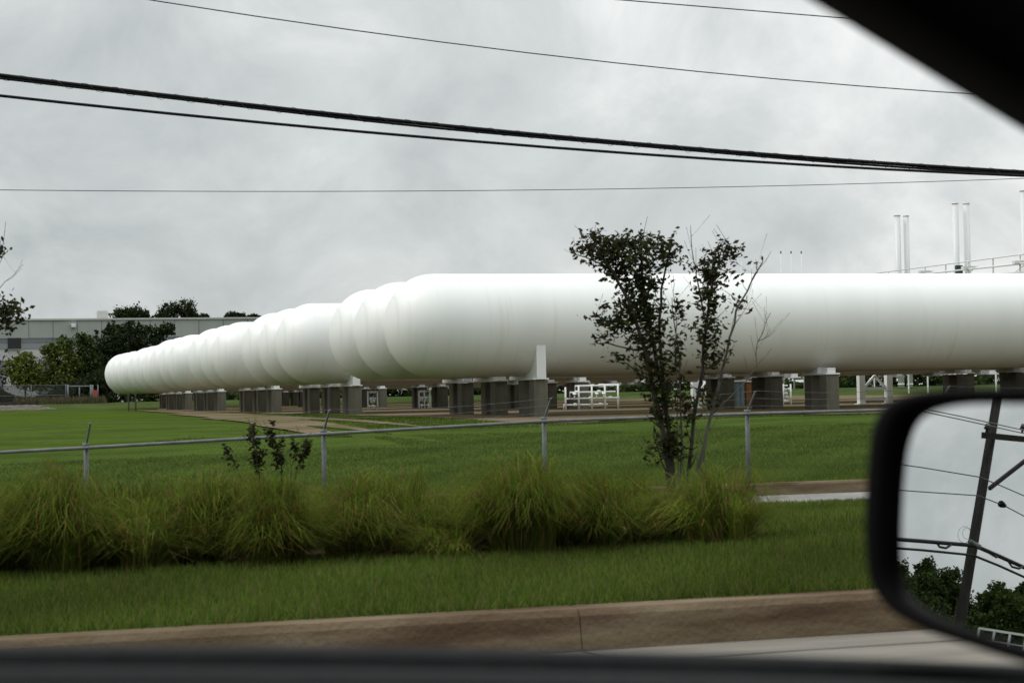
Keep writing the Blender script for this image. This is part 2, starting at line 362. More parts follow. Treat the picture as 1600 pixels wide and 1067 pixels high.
# ------------------------------------------------------------------ white pipework between the tank groups
def bars(t, segs, r, name, m, parent, loc, dy=0., n=6):
    mb = MB()
    for s in segs:
        a, b = at(s[0], s[1], t + (s[4] if len(s) > 4 else dy)), at(s[2], s[3], t + (s[5] if len(s) > 5 else dy)); mb.tube([a, b], r, n)
    return shift(mb, loc).build(name, m, parent)
def frame_thing(name, label, cat, t, segs, r, group=None, extra=None):
    xs = at(segs[0][0], segs[0][1], t).x; loc = Vector((xs, t, ground_z(xs, t))); T = thing(name, label, cat, loc, group)
    return T, loc
def pipe_manifold(px0, px1, y0, y1, t, label, seed, rows=3, posts=4):
    r = random.Random(seed); a, b = at(px0, y1, t), at(px1, y1, t); gz = ground_z(a.x, t); loc = Vector((a.x, t, gz))
    h = at(px0, y0, t).z - gz; L = b.x - a.x; T = thing('pipe_manifold', label, 'pipework', loc, 'white pipework between the tanks')
    for i in range(posts):
        x = L * i / (posts - 1)
        MB().tube([(x, 0, -.05), (x, 0, h * r.uniform(.85, 1.))], .04, 8).build('pipe_post', M['white'], T)
    for k in range(rows):
        z = h * (.22 + .7 * k / max(rows - 1, 1)); y = .12 * (k % 2) + .06; x0, x1 = L * r.uniform(-.05, .25), L * r.uniform(.8, 1.05)
        mb = MB(); mb.tube([(x0, y, z - .25), (x0, y, z), (x1, y, z), (x1, y + .3, z)], .035, 8)
        for q in range(2):
            xx = r.uniform(x0, x1); mb.tube([(xx - .06, y, z), (xx + .06, y, z)], .075, 10)
        mb.build('pipe', M['white'], T)
    mb = MB()
    for q in range(3):
        xx = L * r.uniform(.1, .9); mb.tube([(xx, -.12, h * .4), (xx, -.12, h * .62)], .03, 6); mb.tube([(xx, -.12, h * .62), (xx, -.13, h * .64)], .085, 10)
    mb.build('valve', M['white'], T); return T
pipe_manifold(884, 966, 600, 634, 75., 'low white pipe manifold with valves left of the big shrub trunk', 3, 4, 5)
pipe_manifold(655, 672, 609, 636, 98., 'narrow white pipe stand just left of the nearest pier row', 5, 3, 3)
pipe_manifold(575, 590, 610, 634, 98., 'tiny white pipe stand in the gap under the second tank group', 6, 3, 2)
pipe_manifold(1112, 1172, 603, 632, 76., 'white pipe manifold right of the shrub, before blue grey panels', 8, 4, 4)
pipe_manifold(1212, 1236, 600, 634, 76.5, 'small white pipe manifold between two dark piers right of the shrub', 11, 5, 3)
pipe_manifold(1286, 1302, 600, 632, 77., 'narrow white pipe stand left of the white steel trestle', 12, 4, 2)
pipe_manifold(1476, 1500, 575, 604, 77.5, 'white pipe stand just above the wing mirror top', 13, 4, 3)
def trestle(px0, px1, ytop, ybase, t, label):
    a, b = at(px0, ybase, t), at(px1, ybase, t); gz = ground_z(a.x, t); L = b.x - a.x; h = at(px0, ytop, t).z - gz
    T = thing('steel_trestle', label, 'steel trestle', (a.x, t, gz), 'white steel trestles under the tanks')
    for x in (0, L):
        MB().box((x, 0, h / 2 - .02), (.26, .26, h)).box((x, 0, .04), (.42, .4, .06)).build('post', M['white'], T)
    MB().bar((.13, 0, h * .55), (L - .13, 0, h * .55), .12).bar((.13, 0, h * .2), (L - .13, 0, h * .2), .12).build('cross_beam', M['white'], T)
    MB().bar((.15, 0, h * .58), (L / 2, 0, h * .97), .09).bar((L - .15, 0, h * .58), (L / 2, 0, h * .97), .09).build('brace', M['white'], T)
    return T
trestle(1346, 1389, 586, 634, 71.6, 'white steel trestle with A brace left of the wing mirror')
trestle(1086, 1124, 596, 632, 74., 'white steel trestle half hidden behind the shrub stems')
# blue grey equipment cabinet and an orange one
def cabinet(name, px0, px1, y0, t, m, label):
    a, b = at(px0, 632, t), at(px1, 632, t); gz = ground_z(a.x, t); L = b.x - a.x; h = at(px0, y0, t).z - gz
    T = thing(name, label, 'cabinet', (a.x + L / 2, t, gz))
    MB().box((0, 0, h / 2), (L, .9, h)).build('cabinet_body', m, T, bevel=.02)
    mb = MB()
    for i in range(4): mb.box((-L / 2 + L * (i + .5) / 4, -.465, h * .5), (L / 4 - .06, .03, h * .9))
    mb.build('door_panel', m, T); MB().box((0, 0, h + .03), (L + .1, 1.0, .06)).build('cabinet_roof', M['white'], T)
cabinet('equipment_cabinet', 1128, 1157, 597, 72.6, M['bluegrey'], 'blue grey equipment cabinet seen under the tank right of the shrub')
cabinet('equipment_cabinet', 1159, 1169, 597, 72.8, M['orange'], 'narrow faded orange cabinet beside the blue grey one')
# ------------------------------------------------------------------ stacks, masts and pipe rack behind the tanks
def stack(px, w, ytop, t, label, box=False):
    c = at(px, ytop, t); gz = ground_z(c.x, t); r = w / 2 * t / .93 / F
    T = thing('vent_stack', label, 'stack', (c.x, t, gz), 'tall white stacks behind the tanks'); h = c.z - gz
    MB().tube([(0, 0, 0), (0, 0, h)], r, 24).build('stack_pipe', M['stack'], T)
    mb = MB()
    for z in (h - .12, h * .55, .3): mb.tube([(0, 0, z), (0, 0, z + .1)], r * 1.12, 24)
    mb.build('flange', M['white'], T)
    if box: MB().box((0, -r - .1, at(px, 424, t).z - gz), (r * 2.1, r * 1.2, 1.)).build('control_box', M['teal'], T)
stack(1401.5, 10, 336, 170, 'white vent stack, left one of the shorter stack pair')
stack(1415.5, 9, 336.5, 170, 'white vent stack, right one of the shorter stack pair')
stack(1492, 10.5, 317, 150, 'tall white vent stack with a dark teal box at its foot', True)
stack(1509.5, 10.5, 317, 150, 'tall white vent stack, right one of the taller pair')
stack(1598.5, 11, 297, 135, 'tallest white vent stack at the right picture edge')
for px, yt, lab in ((1220, 396, 'left'), (1236, 396, 'middle'), (1252, 396, 'right')):
    c = at(px, yt, 190); gz = ground_z(c.x, 190); T = thing('thin_mast', f'thin white mast, {lab} of the three behind the tank', 'mast', (c.x, 190, gz), 'thin masts behind the tanks')
    MB().tube([(0, 0, 0), (0, 0, c.z - gz)], [.09, .05], 8).build('mast_tube', M['white'], T)
    MB().tube([(0, 0, c.z - gz), (0, 0, c.z - gz + .25)], .08, 8).build('mast_tip', M['galv'], T)
for px, lab in ((1158, 'left'), (1175, 'right')):
    c = at(px, 408, 210); gz = ground_z(c.x, 210); T = thing('thin_mast', f'short pale mast, {lab} of the two beside the shrub top', 'mast', (c.x, 210, gz), 'thin masts behind the tanks')
    MB().tube([(0, 0, 0), (0, 0, c.z - gz)], [.08, .05], 8).build('mast_tube', M['white'], T)
A_, B_ = depth(1362, 428, 190), depth(1640, 392, 135); loc = Vector((B_.x, B_.y, .4)); T = thing('pipe_rack', 'white elevated pipe rack rising behind the tank towards the right edge', 'pipe rack', loc)
shift(MB().tube([A_, B_], .05, 10), loc).build('pipe', M['stack'], T)
A2, B2 = A_ - Vector((0, 0, .55)), B_ - Vector((0, 0, .7)); shift(MB().tube([A2, B2], .07, 10), loc).build('pipe', M['white'], T)
A3, B3 = A_ - Vector((0, 0, 1.1)), B_ - Vector((0, 0, 1.35)); shift(MB().bar(A3, B3, .1, .12), loc).build('rack_beam', M['white'], T)
for i in range(9):
    p = A_.lerp(B_, i / 8.); q = A3.lerp(B3, i / 8.); gz = ground_z(p.x, p.y)
    mb = MB().bar((q.x, q.y, gz), (p.x, p.y, p.z), .1)
    if i % 2: mb.bar((q.x - .9, q.y, q.z - .3), (q.x + .9, q.y, q.z + .9), .05).box((q.x, q.y, q.z + .75), (1.1, .4, .22))
    shift(mb, loc).build('rack_post', M['white'], T)
# ------------------------------------------------------------------ chain link fence
FT = 24.6; PX = [135, 507, 852, 1170]; PY = [699.5, 678, 658, 646.5]
ptop = [at(x, y, FT) for x, y in zip(PX, PY)]
step = (ptop[3].x - ptop[0].x) / 3
left = [Vector((ptop[0].x - step * k, FT, ptop[0].z - .08 * k)) for k in (3, 2, 1)]; right = [Vector((ptop[3].x + step * k, FT, ptop[3].z + .012 * k)) for k in range(1, 6)]
ptop = left + ptop + right
loc = Vector((ptop[3].x, FT, ground_z(ptop[3].x, FT))); T = thing('chain_link_fence', 'low grey chain link fence with barbed wire arms crossing the lawn', 'fence', loc)
shift(MB().tube([p + Vector((0, 0, 0)) for p in ptop], .022, 10), loc).build('top_rail', M['galv'], T)
for i, p in enumerate(ptop):
    gz = ground_z(p.x, FT)
    post = shift(MB().tube([(p.x, FT + .055, gz - .2), (p.x, FT + .055, p.z + .03)], .032, 10).tube([(p.x, FT + .055, p.z + .01), (p.x, FT + .055, p.z + .06)], .045, 10), loc).build('fence_post', M['galvdark'], T)
    shift(MB().bar((p.x, FT + .055, p.z + .03), (p.x + .04, FT - .15, p.z + .31), .022), loc).build('barbed_wire_arm', M['galvdark'], post)
for k in range(3):
    f = .28 + .34 * k; pts = []
    for a, b in zip(ptop[:-1], ptop[1:]):
        for q in range(6):
            u = q / 6; p = a.lerp(b, u); pts.append(p + Vector((.06 * f, .055 - .225 * f, .03 + .30 * f - .03 * 4 * u * (1 - u) * (1 + .4 * k))))
    mb = MB().tube(pts, .0035, 4)
    for q in range(0, len(pts) - 1):
        for w in range(3):
            p = pts[q].lerp(pts[q + 1], w / 3); mb.bar(p + Vector((-.008, 0, .014)), p + Vector((.008, 0, -.014)), .002)
    shift(mb, loc).build('barbed_wire', M['galv'], T)
mb = MB()
def rail_z(x): return float(np.interp(x, [p.x for p in ptop], [p.z for p in ptop]))
x = ptop[1].x
while x < ptop[-3].x:
    for sgn in (1, -1):
        z1 = rail_z(x) - .01; h = z1 - ground_z(x, FT) - .02; x2 = x + sgn * h * .85
        a, b = Vector((x, FT, z1)), Vector((x2, FT + .004 * sgn, ground_z(x2, FT) + .02)); d = .0018
        mb.add([a + Vector((-d, 0, 0)), a + Vector((d, 0, 0)), b + Vector((d, 0, 0)), b + Vector((-d, 0, 0)), a + Vector((0, .003, 0)), b + Vector((0, .003, 0))], [(0, 1, 2, 3), (1, 4, 5, 2), (4, 0, 3, 5)])
    x += .062
shift(mb, loc).build('wire_mesh', M['mesh'], T)
# ------------------------------------------------------------------ far left: fence, gate, sign
loc = Vector((-12, 176, 1.0)); T = thing('dark_boundary_fence', 'long dark chain link fence in front of the far warehouse', 'fence', loc)
xe = at(103, 625, 176).x; ztop = at(50, 602, 176).z
mb = MB(); mb.bar((xe - 70, 176, ztop), (xe, 176, ztop), .05).bar((xe - 70, 176, ztop - .9), (xe, 176, ztop - .9), .05)
shift(mb, loc).build('rail', M['galvdark'], T)
for i in range(24): shift(MB().tube([(xe - 3 * i, 176, .8), (xe - 3 * i, 176, ztop + .05)], .04, 6), loc).build('post', M['galvdark'], T)
mb = MB()
z0 = 1.0
for i in range(560):
    x = xe - 70 + i * .125
    for sg in (1, -1): mb.bar((x, 176.02 + .01 * sg, z0), (x + sg * (ztop - z0) * .8, 176.02 + .01 * sg, ztop), .028)
shift(mb, loc).build('wire_mesh', M['farmesh'], T)
loc = Vector((at(125, 625, 176).x, 176, 1.0)); T = thing('pipe_gate', 'galvanised tube gate left of the farthest tank end', 'gate', loc)
mb = MB(); 
for px in (106, 124, 142): shift(MB().tube([at(px, 631, 176), at(px, 601 if px != 124 else 604, 176)], .09 if px != 124 else .06, 8), loc).build('gate_post', M['galv'], T)
shift(MB().tube([at(106, 603.5, 176), at(142, 603.5, 176)], .06, 8), loc).build('gate_rail', M['galv'], T)
loc = Vector((at(149, 625, 175).x, 175, 1.0)); T = thing('warning_sign', 'small faded red sign on posts left of the farthest tank', 'sign', loc)
shift(MB().bar(at(145, 612, 175) - Vector((0, 0, .35)), at(152.5, 612, 175) - Vector((0, 0, .35)), .05, 1.0), loc).build('sign_panel', M['red'], T)
mb = MB()
for px in (145, 153): shift(mb, (0, 0, 0)); mb.tube([at(px, 632, 175.1), at(px, 601, 175.1)], .05, 6)
shift(mb, loc).build('sign_post', M['galv'], T)
for i, px in enumerate((201, 212)):
    c = at(px, 632, 140); gz = ground_z(c.x, 140); T = thing('marker_post', f'pale wooden marker post, {["left", "right"][i]} one under the farthest tanks', 'post', (c.x, 140, gz), 'marker posts')
    MB().box((0, 0, .5), (.11, .11, 1.35)).build('post_shaft', M['twig'], T, bevel=.01); MB().box((0, 0, 1.2), (.13, .13, .06)).build('post_cap', M['galv'], T)
# ------------------------------------------------------------------ warehouse
BT = 262.; x0, x1 = at(-160, 600, BT).x, at(520, 600, BT).x; zt = at(150, 498.5, BT).z; loc = Vector(((x0 + x1) / 2, BT, 1.0)); W = thing('warehouse', 'long flat roofed grey warehouse behind the bushes at far left', 'warehouse', loc)
def zy(y): return at(120, y, BT).z
def band(name, ya, yb, m, proud=0., xa=None, xb=None, thick=.4):
    return shift(MB().bbox((x0 if xa is None else xa, BT - proud, zy(yb)), (x1 if xb is None else xb, BT + thick, zy(ya))), loc).build(name, m, W)
band('wall_core', 500, 640, M['bw3'], -.02, thick=60)
band('upper_wall_panel', 500.6, 527.5, M['bw1'], .12)
band('band_course', 528, 535, M['bw2'], .06)
band('band_course', 536, 544.5, mat('slate_band', (.24, .25, .27), .8), .03)
band('roof_edge', 497.6, 500.3, M['roofm'], .3, thick=60.5)
xx = lambda p: at(p, 600, BT).x
for a, b in ((13, 33.5), (-40, -20), (-95, -75)):
    f = band('window', 527, 544, M['dark'], .16, xx(a), xx(b)); shift(MB().bbox((xx(a) - .06, BT - .22, zy(545)), (xx(b) + .06, BT - .10, zy(544.2))), loc).build('window_sill', M['bw1'], f)
for p in (46, 84, 122, 160, 198, 236, 274, 312, 350, 388): band('panel_joint', 501, 527, M['bw2'], .135, xx(p) - .05, xx(p) + .05, thick=0)
for a, b in ((60, 92), (-20, 5), (110, 140)): band('loading_door', 562, 634, M['bw2'], .08, xx(a), xx(b))
c = Vector((xx(115.5), BT - .5, zy(509))); l = shift(MB().box(c, (.55, .7, .42)).box(c + Vector((0, .1, .2)), (.7, .5, .12)), loc).build('wall_lamp', M['white'], W)
c = Vector((xx(169), BT + 8, zt + .6)); shift(MB().box(c, (1.5, 2, 1.4)).box(c + Vector((0, 0, .75)), (1.3, 1.7, .15)), loc).build('rooftop_unit', M['roofm'], W)
# ------------------------------------------------------------------ trees
def tree(name, label, cat, base, blobs, n, size, cols, group=None, trunk_r=.12, jit=.35):
    """blobs: (center, radii) in world coordinates; leaves sit mostly in the outer shells, in twig-like clumps"""
    base = Vector(base); T = thing(name, label, cat, base, group); P = []
    tot = sum(b[1][0] * b[1][2] for b in blobs)
    for c, r in blobs:
        k = max(4, int(n / 14 * r[0] * r[2] / tot))
        d = RNG.normal(size=(k, 3)); d /= np.linalg.norm(d, axis=1)[:, None]; rad = RNG.uniform(.2, 1.0, k) ** .6 * np.where(RNG.random(k) < .18, RNG.uniform(1., 1.32, k), 1.)
        cc = np.array(c) + d * rad[:, None] * np.array(r)
        q = cc[:, None, :] + RNG.normal(size=(k, 14, 3)) * np.array(r).mean() * RNG.uniform(.08, .24, (k, 1, 1)); P.append(q.reshape(-1, 3))
    P = np.concatenate(P); cl = np.repeat(RNG.uniform(1 - jit, 1 + jit, len(P) // 14 + 1), 14)[:len(P)]
    V = leaf_quads(P, np.full(len(P), size), .2, .7) - np.array(base)
    np_mesh('crown', V, 4, M['leaf'], T, pick(cols, len(P), .25) * cl[:, None])
    mb = MB(); top = max(b[0][2] for b in blobs); cx = sum(b[0][0] for b in blobs) / len(blobs); cy = sum(b[0][1] for b in blobs) / len(blobs)
    fork = Vector((base.x * .6 + cx * .4, base.y * .6 + cy * .4, base.z + (top - base.z) * .35)); mb.tube([base - Vector((0, 0, .2)), fork], [trunk_r, trunk_r * .75], 8)
    for c, r in blobs: mb.tube([fork, fork.lerp(Vector(c), .55) + Vector((random.uniform(-.1, .1), 0, .1)), Vector(c)], [trunk_r * .6, trunk_r * .4, trunk_r * .15], 6)
    mb.build('trunk', M['bark'], T).data.transform(Matrix.Translation(-base)); return T
def px_blobs(lst, t, dep=.9):
    out = []
    for x, y, rx, ry in lst:
        c = at(x, y, t + RNG.uniform(-.4, .4)); k = t / .95 / F; out.append((tuple(c), (rx * k, rx * k * dep, ry * k)))
    return out
DK = [(.018, .028, .013), (.026, .038, .016), (.036, .050, .019)]; LG = [(.11, .14, .032), (.15, .175, .038), (.075, .10, .027)]; MG = [(.048, .072, .022), (.074, .10, .028), (.036, .052, .019)]
tree('bush', 'low yellow green bush at the left end of the bush row', 'bush', (at(40, 600, 205).x, 205, .9), px_blobs([(35, 580, 22, 24), (22, 572, 12, 14), (55, 590, 18, 22), (40, 560, 14, 10)], 205), 4200, .32, LG, 'bushes before the warehouse')
tree('bush', 'bright green bush second from left before the warehouse', 'bush', (at(97, 600, 206).x, 206, .9), px_blobs([(95, 560, 24, 24), (80, 548, 14, 14), (100, 540, 12, 12), (95, 590, 30, 22), (115, 575, 14, 22)], 206), 6000, .32, MG + LG, 'bushes before the warehouse')
tree('bush', 'olive green bush against the dark tree left of the tanks', 'bush', (at(138, 600, 207).x, 207, .9), px_blobs([(135, 545, 18, 20), (128, 530, 8, 10), (140, 575, 22, 28), (160, 590, 18, 20)], 207), 5200, .32, MG + DK, 'bushes before the warehouse')
tree('broadleaf_tree', 'dark bushy tree directly behind the farthest tank end', 'tree', (at(195, 610, 209).x, 209, .9), px_blobs([(190, 535, 30, 24), (175, 515, 14, 10), (205, 512, 16, 10), (232, 520, 14, 10), (255, 518, 16, 12), (265, 512, 8, 7), (190, 570, 30, 26), (228, 545, 28, 22), (163, 560, 16, 30), (150, 522, 5, 6)], 209), 11000, .32, DK, 'trees by the warehouse')
for lab, lst, t in (('small dark treetop above the warehouse roof beside its rooftop unit', [(205, 491, 24, 9), (190, 490, 14, 6), (225, 494, 10, 5)], 345),
                    ('tallest dark twin headed treetop above the warehouse roof', [(288, 484, 18, 14), (262, 488, 16, 13), (248, 496, 10, 6), (300, 494, 10, 8)], 350),
                    ('tiny dark treetop right of the tallest treetop above the roof', [(319, 496, 9, 4)], 355),
                    ('low olive treetop above the roof near the tank crest', [(366, 495, 14, 5), (378, 496, 8, 4)], 340),
                    ('last small dark treetop touching the white tank crest', [(395, 496, 7, 4), (401, 497, 6, 3)], 346)):
    c = at(lst[0][0], lst[0][1], t); tree('broadleaf_tree', lab, 'tree', (c.x, t, .9), px_blobs(lst, t), 3400 if len(lst) > 1 else 900, .42, DK, 'treetops behind the warehouse', .25)
# far treeline seen under the tanks and scrub behind the boundary fence
def hedge(name, x0, x1, y, z0, h, n, size, cols):
    X = RNG.uniform(x0, x1, n); hh = h * (.62 + .38 * np.sin(X * .37 + 1.3 * np.sin(X * .13))) * RNG.uniform(.75, 1.1, n); P = np.stack([X, y + RNG.normal(0, 1.2, n), z0 + hh * RNG.random(n) ** .8], 1)
    o = np_mesh(name, leaf_quads(P, np.full(n, size), .2, .7), 4, M['leaf'], None, pick(cols, n, .4)); o['kind'] = 'stuff'
hedge('far_treeline', 20, 190, 232, .8, 3.6, 30000, .6, DK + MG)
hedge('fence_scrub', at(-120, 620, 190).x, at(176, 620, 190).x, 190, .7, 3.6, 22000, .40, [(.014, .022, .011), (.022, .032, .014), (.032, .040, .018)])
# dry weeds along the far fence
P = np.stack([RNG.uniform(at(25, 620, 173).x, at(165, 620, 173).x, 2600), RNG.uniform(172.6, 175.2, 2600), np.full(2600, .95)], 1)
L = RNG.uniform(.25, .95, 2600) * (1 - .4 * RNG.random(2600)); dx = RNG.normal(0, .15, 2600)
V = np.stack([P - [.06, 0, 0], P + [.06, 0, 0], P + np.stack([dx, dx * .3, L], 1)], 1)
o = np_mesh('dry_weeds', V, 3, M['grass'], None, pick([(.10, .088, .05), (.06, .065, .03), (.13, .115, .07)], 2600)); o['kind'] = 'stuff'
# ------------------------------------------------------------------ shrubs by the fence: stems traced branch by branch, leaves along them in depth
def shrub(label, t, base_px, stems, clumps, cols, leaf=.050, name='leafy_shrub', dep=.8, step=.028):
    b = at(*base_px, t); base = Vector((b.x, t, ground_z(b.x, t))); T = thing(name, label, 'shrub', base); k = t / .95 / F
    for st in stems:
        pts, r, bare = st; wob = random.uniform(-.22, .22)
        W = []
        for i, (x, y) in enumerate(pts): W.append(at(x, y, t + wob * i / len(pts)))
        if pts[0][1] > 690: W.insert(0, Vector((base.x + (W[0].x - base.x) * .55, t, base.z - .05)))
        # subdivide with slight wander
        Q = [W[0]]
        for a, c in zip(W[:-1], W[1:]):
            for u in (.33, .67, 1.): Q.append(a.lerp(c, u) + Vector((random.uniform(-1, 1), random.uniform(-1, 1), random.uniform(-.5, .5))) * (.012 if u < 1 else 0))
        rr = [r * (1 - .72 * i / (len(Q) - 1)) for i in range(len(Q))]
        mb = MB().tube([q - base for q in Q], rr, 6)
        for q in range(2, len(Q) - 1):           # side twigs
            if random.random() < .8:
                d = Vector((random.uniform(-1, 1), random.uniform(-1, 1), random.uniform(.2, 1))).normalized(); a = Q[q] - base
                mb.tube([a, a + d * .07 + Vector((0, 0, .01)), a + d * random.uniform(.12, .22) + Vector((0, 0, .05))], [rr[q] * .45, rr[q] * .3, .0015], 5)
        mb.build('stem', M['twig'] if bare else M['bark'], T)
    P = []
    for x, y, rx, ry, n in clumps:
        c = np.array(at(x, y, t)); tw = max(2, int(n / 3.1))                 # twiglets of five leaves
        u = RNG.normal(size=(tw, 3)); u /= np.linalg.norm(u, axis=1)[:, None]; rad = RNG.random(tw)[:, None] ** .45
        o = u * rad * np.array([rx * k, max(rx * k * dep, .04), ry * k]) + c
        dirs = RNG.normal(size=(tw, 3)); dirs[:, 2] = abs(dirs[:, 2]) * .8; dirs /= np.linalg.norm(dirs, axis=1)[:, None]
        for i in range(5): P.append(o + dirs * (step * i) + RNG.normal(size=(tw, 3)) * .012)
    P = np.concatenate(P); V = leaf_quads(P, np.full(len(P), leaf), .45, .5) - np.array(base)
    np_mesh('foliage', V, 4, M['leaf'], T, pick(cols, len(P), .35)); return T
SH = [(.022, .027, .013), (.030, .034, .016), (.040, .030, .019), (.030, .040, .015), (.050, .056, .022), (.065, .068, .03)]
shrub('tall dark leaved shrub with several stems in front of the nearest tank', 14.3, (1062, 760),
      [([(1046, 735), (1028, 640), (1012, 560), (982, 470), (955, 420), (925, 385)], .026, False), ([(1050, 735), (1040, 640), (1022, 540), (1005, 450), (1002, 400), (1000, 368)], .024, False),
       ([(1052, 735), (1036, 600), (1030, 500), (1038, 430), (1046, 376)], .02, False), ([(955, 420), (915, 402), (889, 393)], .008, False), ([(955, 425), (932, 385), (920, 364)], .008, False),
       ([(990, 520), (945, 502), (926, 486)], .007, False), ([(998, 548), (948, 536), (921, 538)], .007, False), ([(1012, 592), (980, 568), (962, 563)], .007, False),
       ([(1076, 735), (1092, 610), (1104, 510), (1116, 430), (1140, 388), (1158, 386)], .018, False), ([(1104, 510), (1090, 440), (1084, 408), (1079, 352)], .008, True),
       ([(1112, 440), (1125, 400), (1134, 374)], .008, False), ([(1064, 735), (1062, 600), (1056, 520), (1050, 465)], .010, True), ([(1060, 735), (1056, 560), (1054, 470), (1052, 430)], .006, True),
       ([(1090, 735), (1118, 620), (1136, 550), (1150, 485), (1174, 440), (1192, 408)], .016, True), ([(1174, 440), (1184, 425), (1180, 405)], .004, True), ([(1150, 485), (1163, 482), (1172, 486)], .004, True),
       ([(1098, 735), (1110, 650), (1165, 596), (1182, 570), (1184, 534), (1196, 505), (1204, 488)], .007, True), ([(1184, 534), (1200, 526), (1211, 517)], .004, True),
       ([(1040, 735), (1024, 690), (1022, 660)], .008, False)],
      [(985, 402, 62, 30, 460), (940, 400, 36, 20, 150), (960, 385, 30, 14, 90), (955, 425, 24, 14, 80), (925, 388, 22, 13, 70), (896, 395, 10, 7, 18), (921, 370, 10, 9, 24), (1000, 380, 20, 14, 60), (1045, 398, 17, 26, 130), (1000, 436, 42, 26, 330), (1000, 475, 34, 35, 330),
       (972, 492, 38, 24, 150), (1010, 525, 32, 38, 330), (955, 515, 28, 18, 80), (936, 500, 14, 10, 24), (935, 536, 18, 6, 18), (972, 563, 20, 10, 30), (1020, 580, 30, 38, 220), (1030, 630, 26, 42, 230), (1046, 690, 18, 35, 150), (1058, 570, 12, 60, 90),
       (1060, 490, 14, 24, 50), (1068, 520, 10, 40, 40), (1114, 430, 24, 32, 230), (1140, 394, 17, 15, 80), (1108, 400, 12, 14, 26), (1085, 420, 8, 12, 18), (1104, 470, 21, 26, 160), (1106, 520, 21, 32, 150), (1110, 565, 15, 28, 90), (1100, 620, 15, 35, 60), (1152, 482, 12, 14, 26), (1074, 640, 16, 50, 110), (1058, 705, 22, 22, 110), (1120, 620, 10, 30, 18), (1185, 415, 8, 10, 8), (1136, 545, 8, 26, 14), (1150, 440, 8, 12, 5), (1030, 700, 12, 30, 40)], SH)
shrub('small dark shrub with upright sprouts in the tall grass', 14.6, (425, 770),
      [([(405, 740), (398, 700), (388, 655)], .009, False), ([(440, 740), (432, 700), (418, 664)], .009, False), ([(376, 745), (362, 718), (350, 702)], .006, False), ([(462, 740), (472, 715), (486, 690)], .006, False), ([(455, 740), (462, 705), (460, 690)], .005, False)],
      [(402, 716, 8, 28, 110), (393, 682, 5, 26, 50), (437, 712, 9, 26, 110), (424, 684, 5, 22, 80), (356, 712, 6, 12, 26), (366, 728, 4, 10, 18), (480, 706, 4, 20, 70), (472, 722, 4, 14, 40), (461, 703, 3, 16, 40)], SH[:4], .042, dep=.5, step=.010)
shrub('dark leafy branches of a shrub cut off by the left picture edge', 14.2, (-95, 800),
      [([(-95, 740), (-60, 600), (-25, 470), (-2, 400), (4, 385)], .018, False), ([(-60, 600), (-10, 500), (24, 468)], .008, False), ([(-25, 480), (8, 440), (33, 420)], .004, True), ([(-80, 680), (-20, 590), (6, 560)], .008, False), ([(-70, 640), (-15, 520), (28, 505)], .006, False)],
      [(-2, 398, 9, 9, 24), (2, 488, 22, 12, 80), (14, 500, 15, 10, 50), (0, 516, 18, 9, 44), (20, 480, 8, 8, 14), (-4, 570, 8, 14, 18), (0, 590, 10, 14, 22), (-40, 500, 30, 60, 200), (-50, 420, 30, 40, 140), (-60, 580, 30, 50, 160), (6, 600, 8, 6, 10)], SH)
# ------------------------------------------------------------------ grasses
def blades(name, n, s0, s1, t0, t1, L, W, cols, dens=None):
    S = RNG.uniform(s0, s1, n); Tt = RNG.uniform(t0, t1, n)
    if dens is not None:
        k = dens(S, Tt) > RNG.random(n); S, Tt = S[k], Tt[k]; n = len(S)
    Z = np.interp(Tt, [8, 11.3, 15, 20.8], [.185, .18, .09, -.19]) if t1 < 21.5 else np.array([ground_z(a, b) for a, b in zip(S, Tt)])
    P = np.stack([S, Tt, Z - .004], 1); l = L * RNG.uniform(.45, 1.25, n); a = RNG.uniform(0, 2 * math.pi, n); b = RNG.uniform(0, 2 * math.pi, n); ln = RNG.uniform(.1, .8, n)
    w = np.stack([np.cos(a), np.sin(a), a * 0], 1) * W; tip = np.stack([np.cos(b) * ln * l, np.sin(b) * ln * l, l * (1 - ln * .35)], 1)
    patchy = .78 + .44 * (np.sin(S * 1.3 + 2 * np.sin(Tt * 1.1)) * .25 + np.sin(S * 3.1 - Tt * 2.3) * .25 + .5)
    o = np_mesh(name, np.stack([P - w, P + w, P + tip], 1), 3, M['grass'], None, pick(cols, n, .3) * patchy[:, None]); o['kind'] = 'stuff'; return o
VG = [(.060, .098, .016), (.082, .122, .020), (.050, .086, .014), (.102, .136, .026), (.115, .112, .042)]
blades('verge_grass', 150000, -4.5, 9, 8.64, 11.6, .075, .0045, VG)
blades('verge_grass', 70000, 4.6, 11.5, 11.6, 20.9, .075, .006, VG)
LGC = [(.058, .098, .014), (.078, .122, .018), (.102, .145, .025), (.12, .145, .034), (.070, .112, .017)]
blades('lawn_grass', 150000, -1., 19, 22.86, 31, .07, .007, LGC)
blades('lawn_grass', 130000, -5., 24, 31, 46, .06, .012, LGC, lambda S_, T_: (T_ < np.interp(S_, [p[0] for p in ex], [p[1] for p in ex]) - 7) * 1.0)
blades('lawn_grass', 110000, -22., 16, 49.5, 78, .10, .022, LGC, lambda S_, T_: (T_ < np.interp(S_, [p[0] for p in ex], [p[1] for p in ex]) - 7) * 1.0)
edge_x = RNG.uniform(ex[0][0] - 4, 40, 24000); edge_y = np.array([front(x) for x in edge_x]) + RNG.exponential(1.3, 24000) * np.clip(.35 + .6 * np.sin(edge_x * .9) + .4 * np.sin(edge_x * 2.3), .08, 1.4) - .8
EP = np.stack([edge_x, edge_y, np.array([ground_z(a, b) for a, b in zip(edge_x, edge_y)])], 1); el = RNG.uniform(.015, .055, 24000); ea = RNG.uniform(0, 6.28, 24000)
ew = np.stack([np.cos(ea), np.sin(ea), ea * 0], 1) * .03
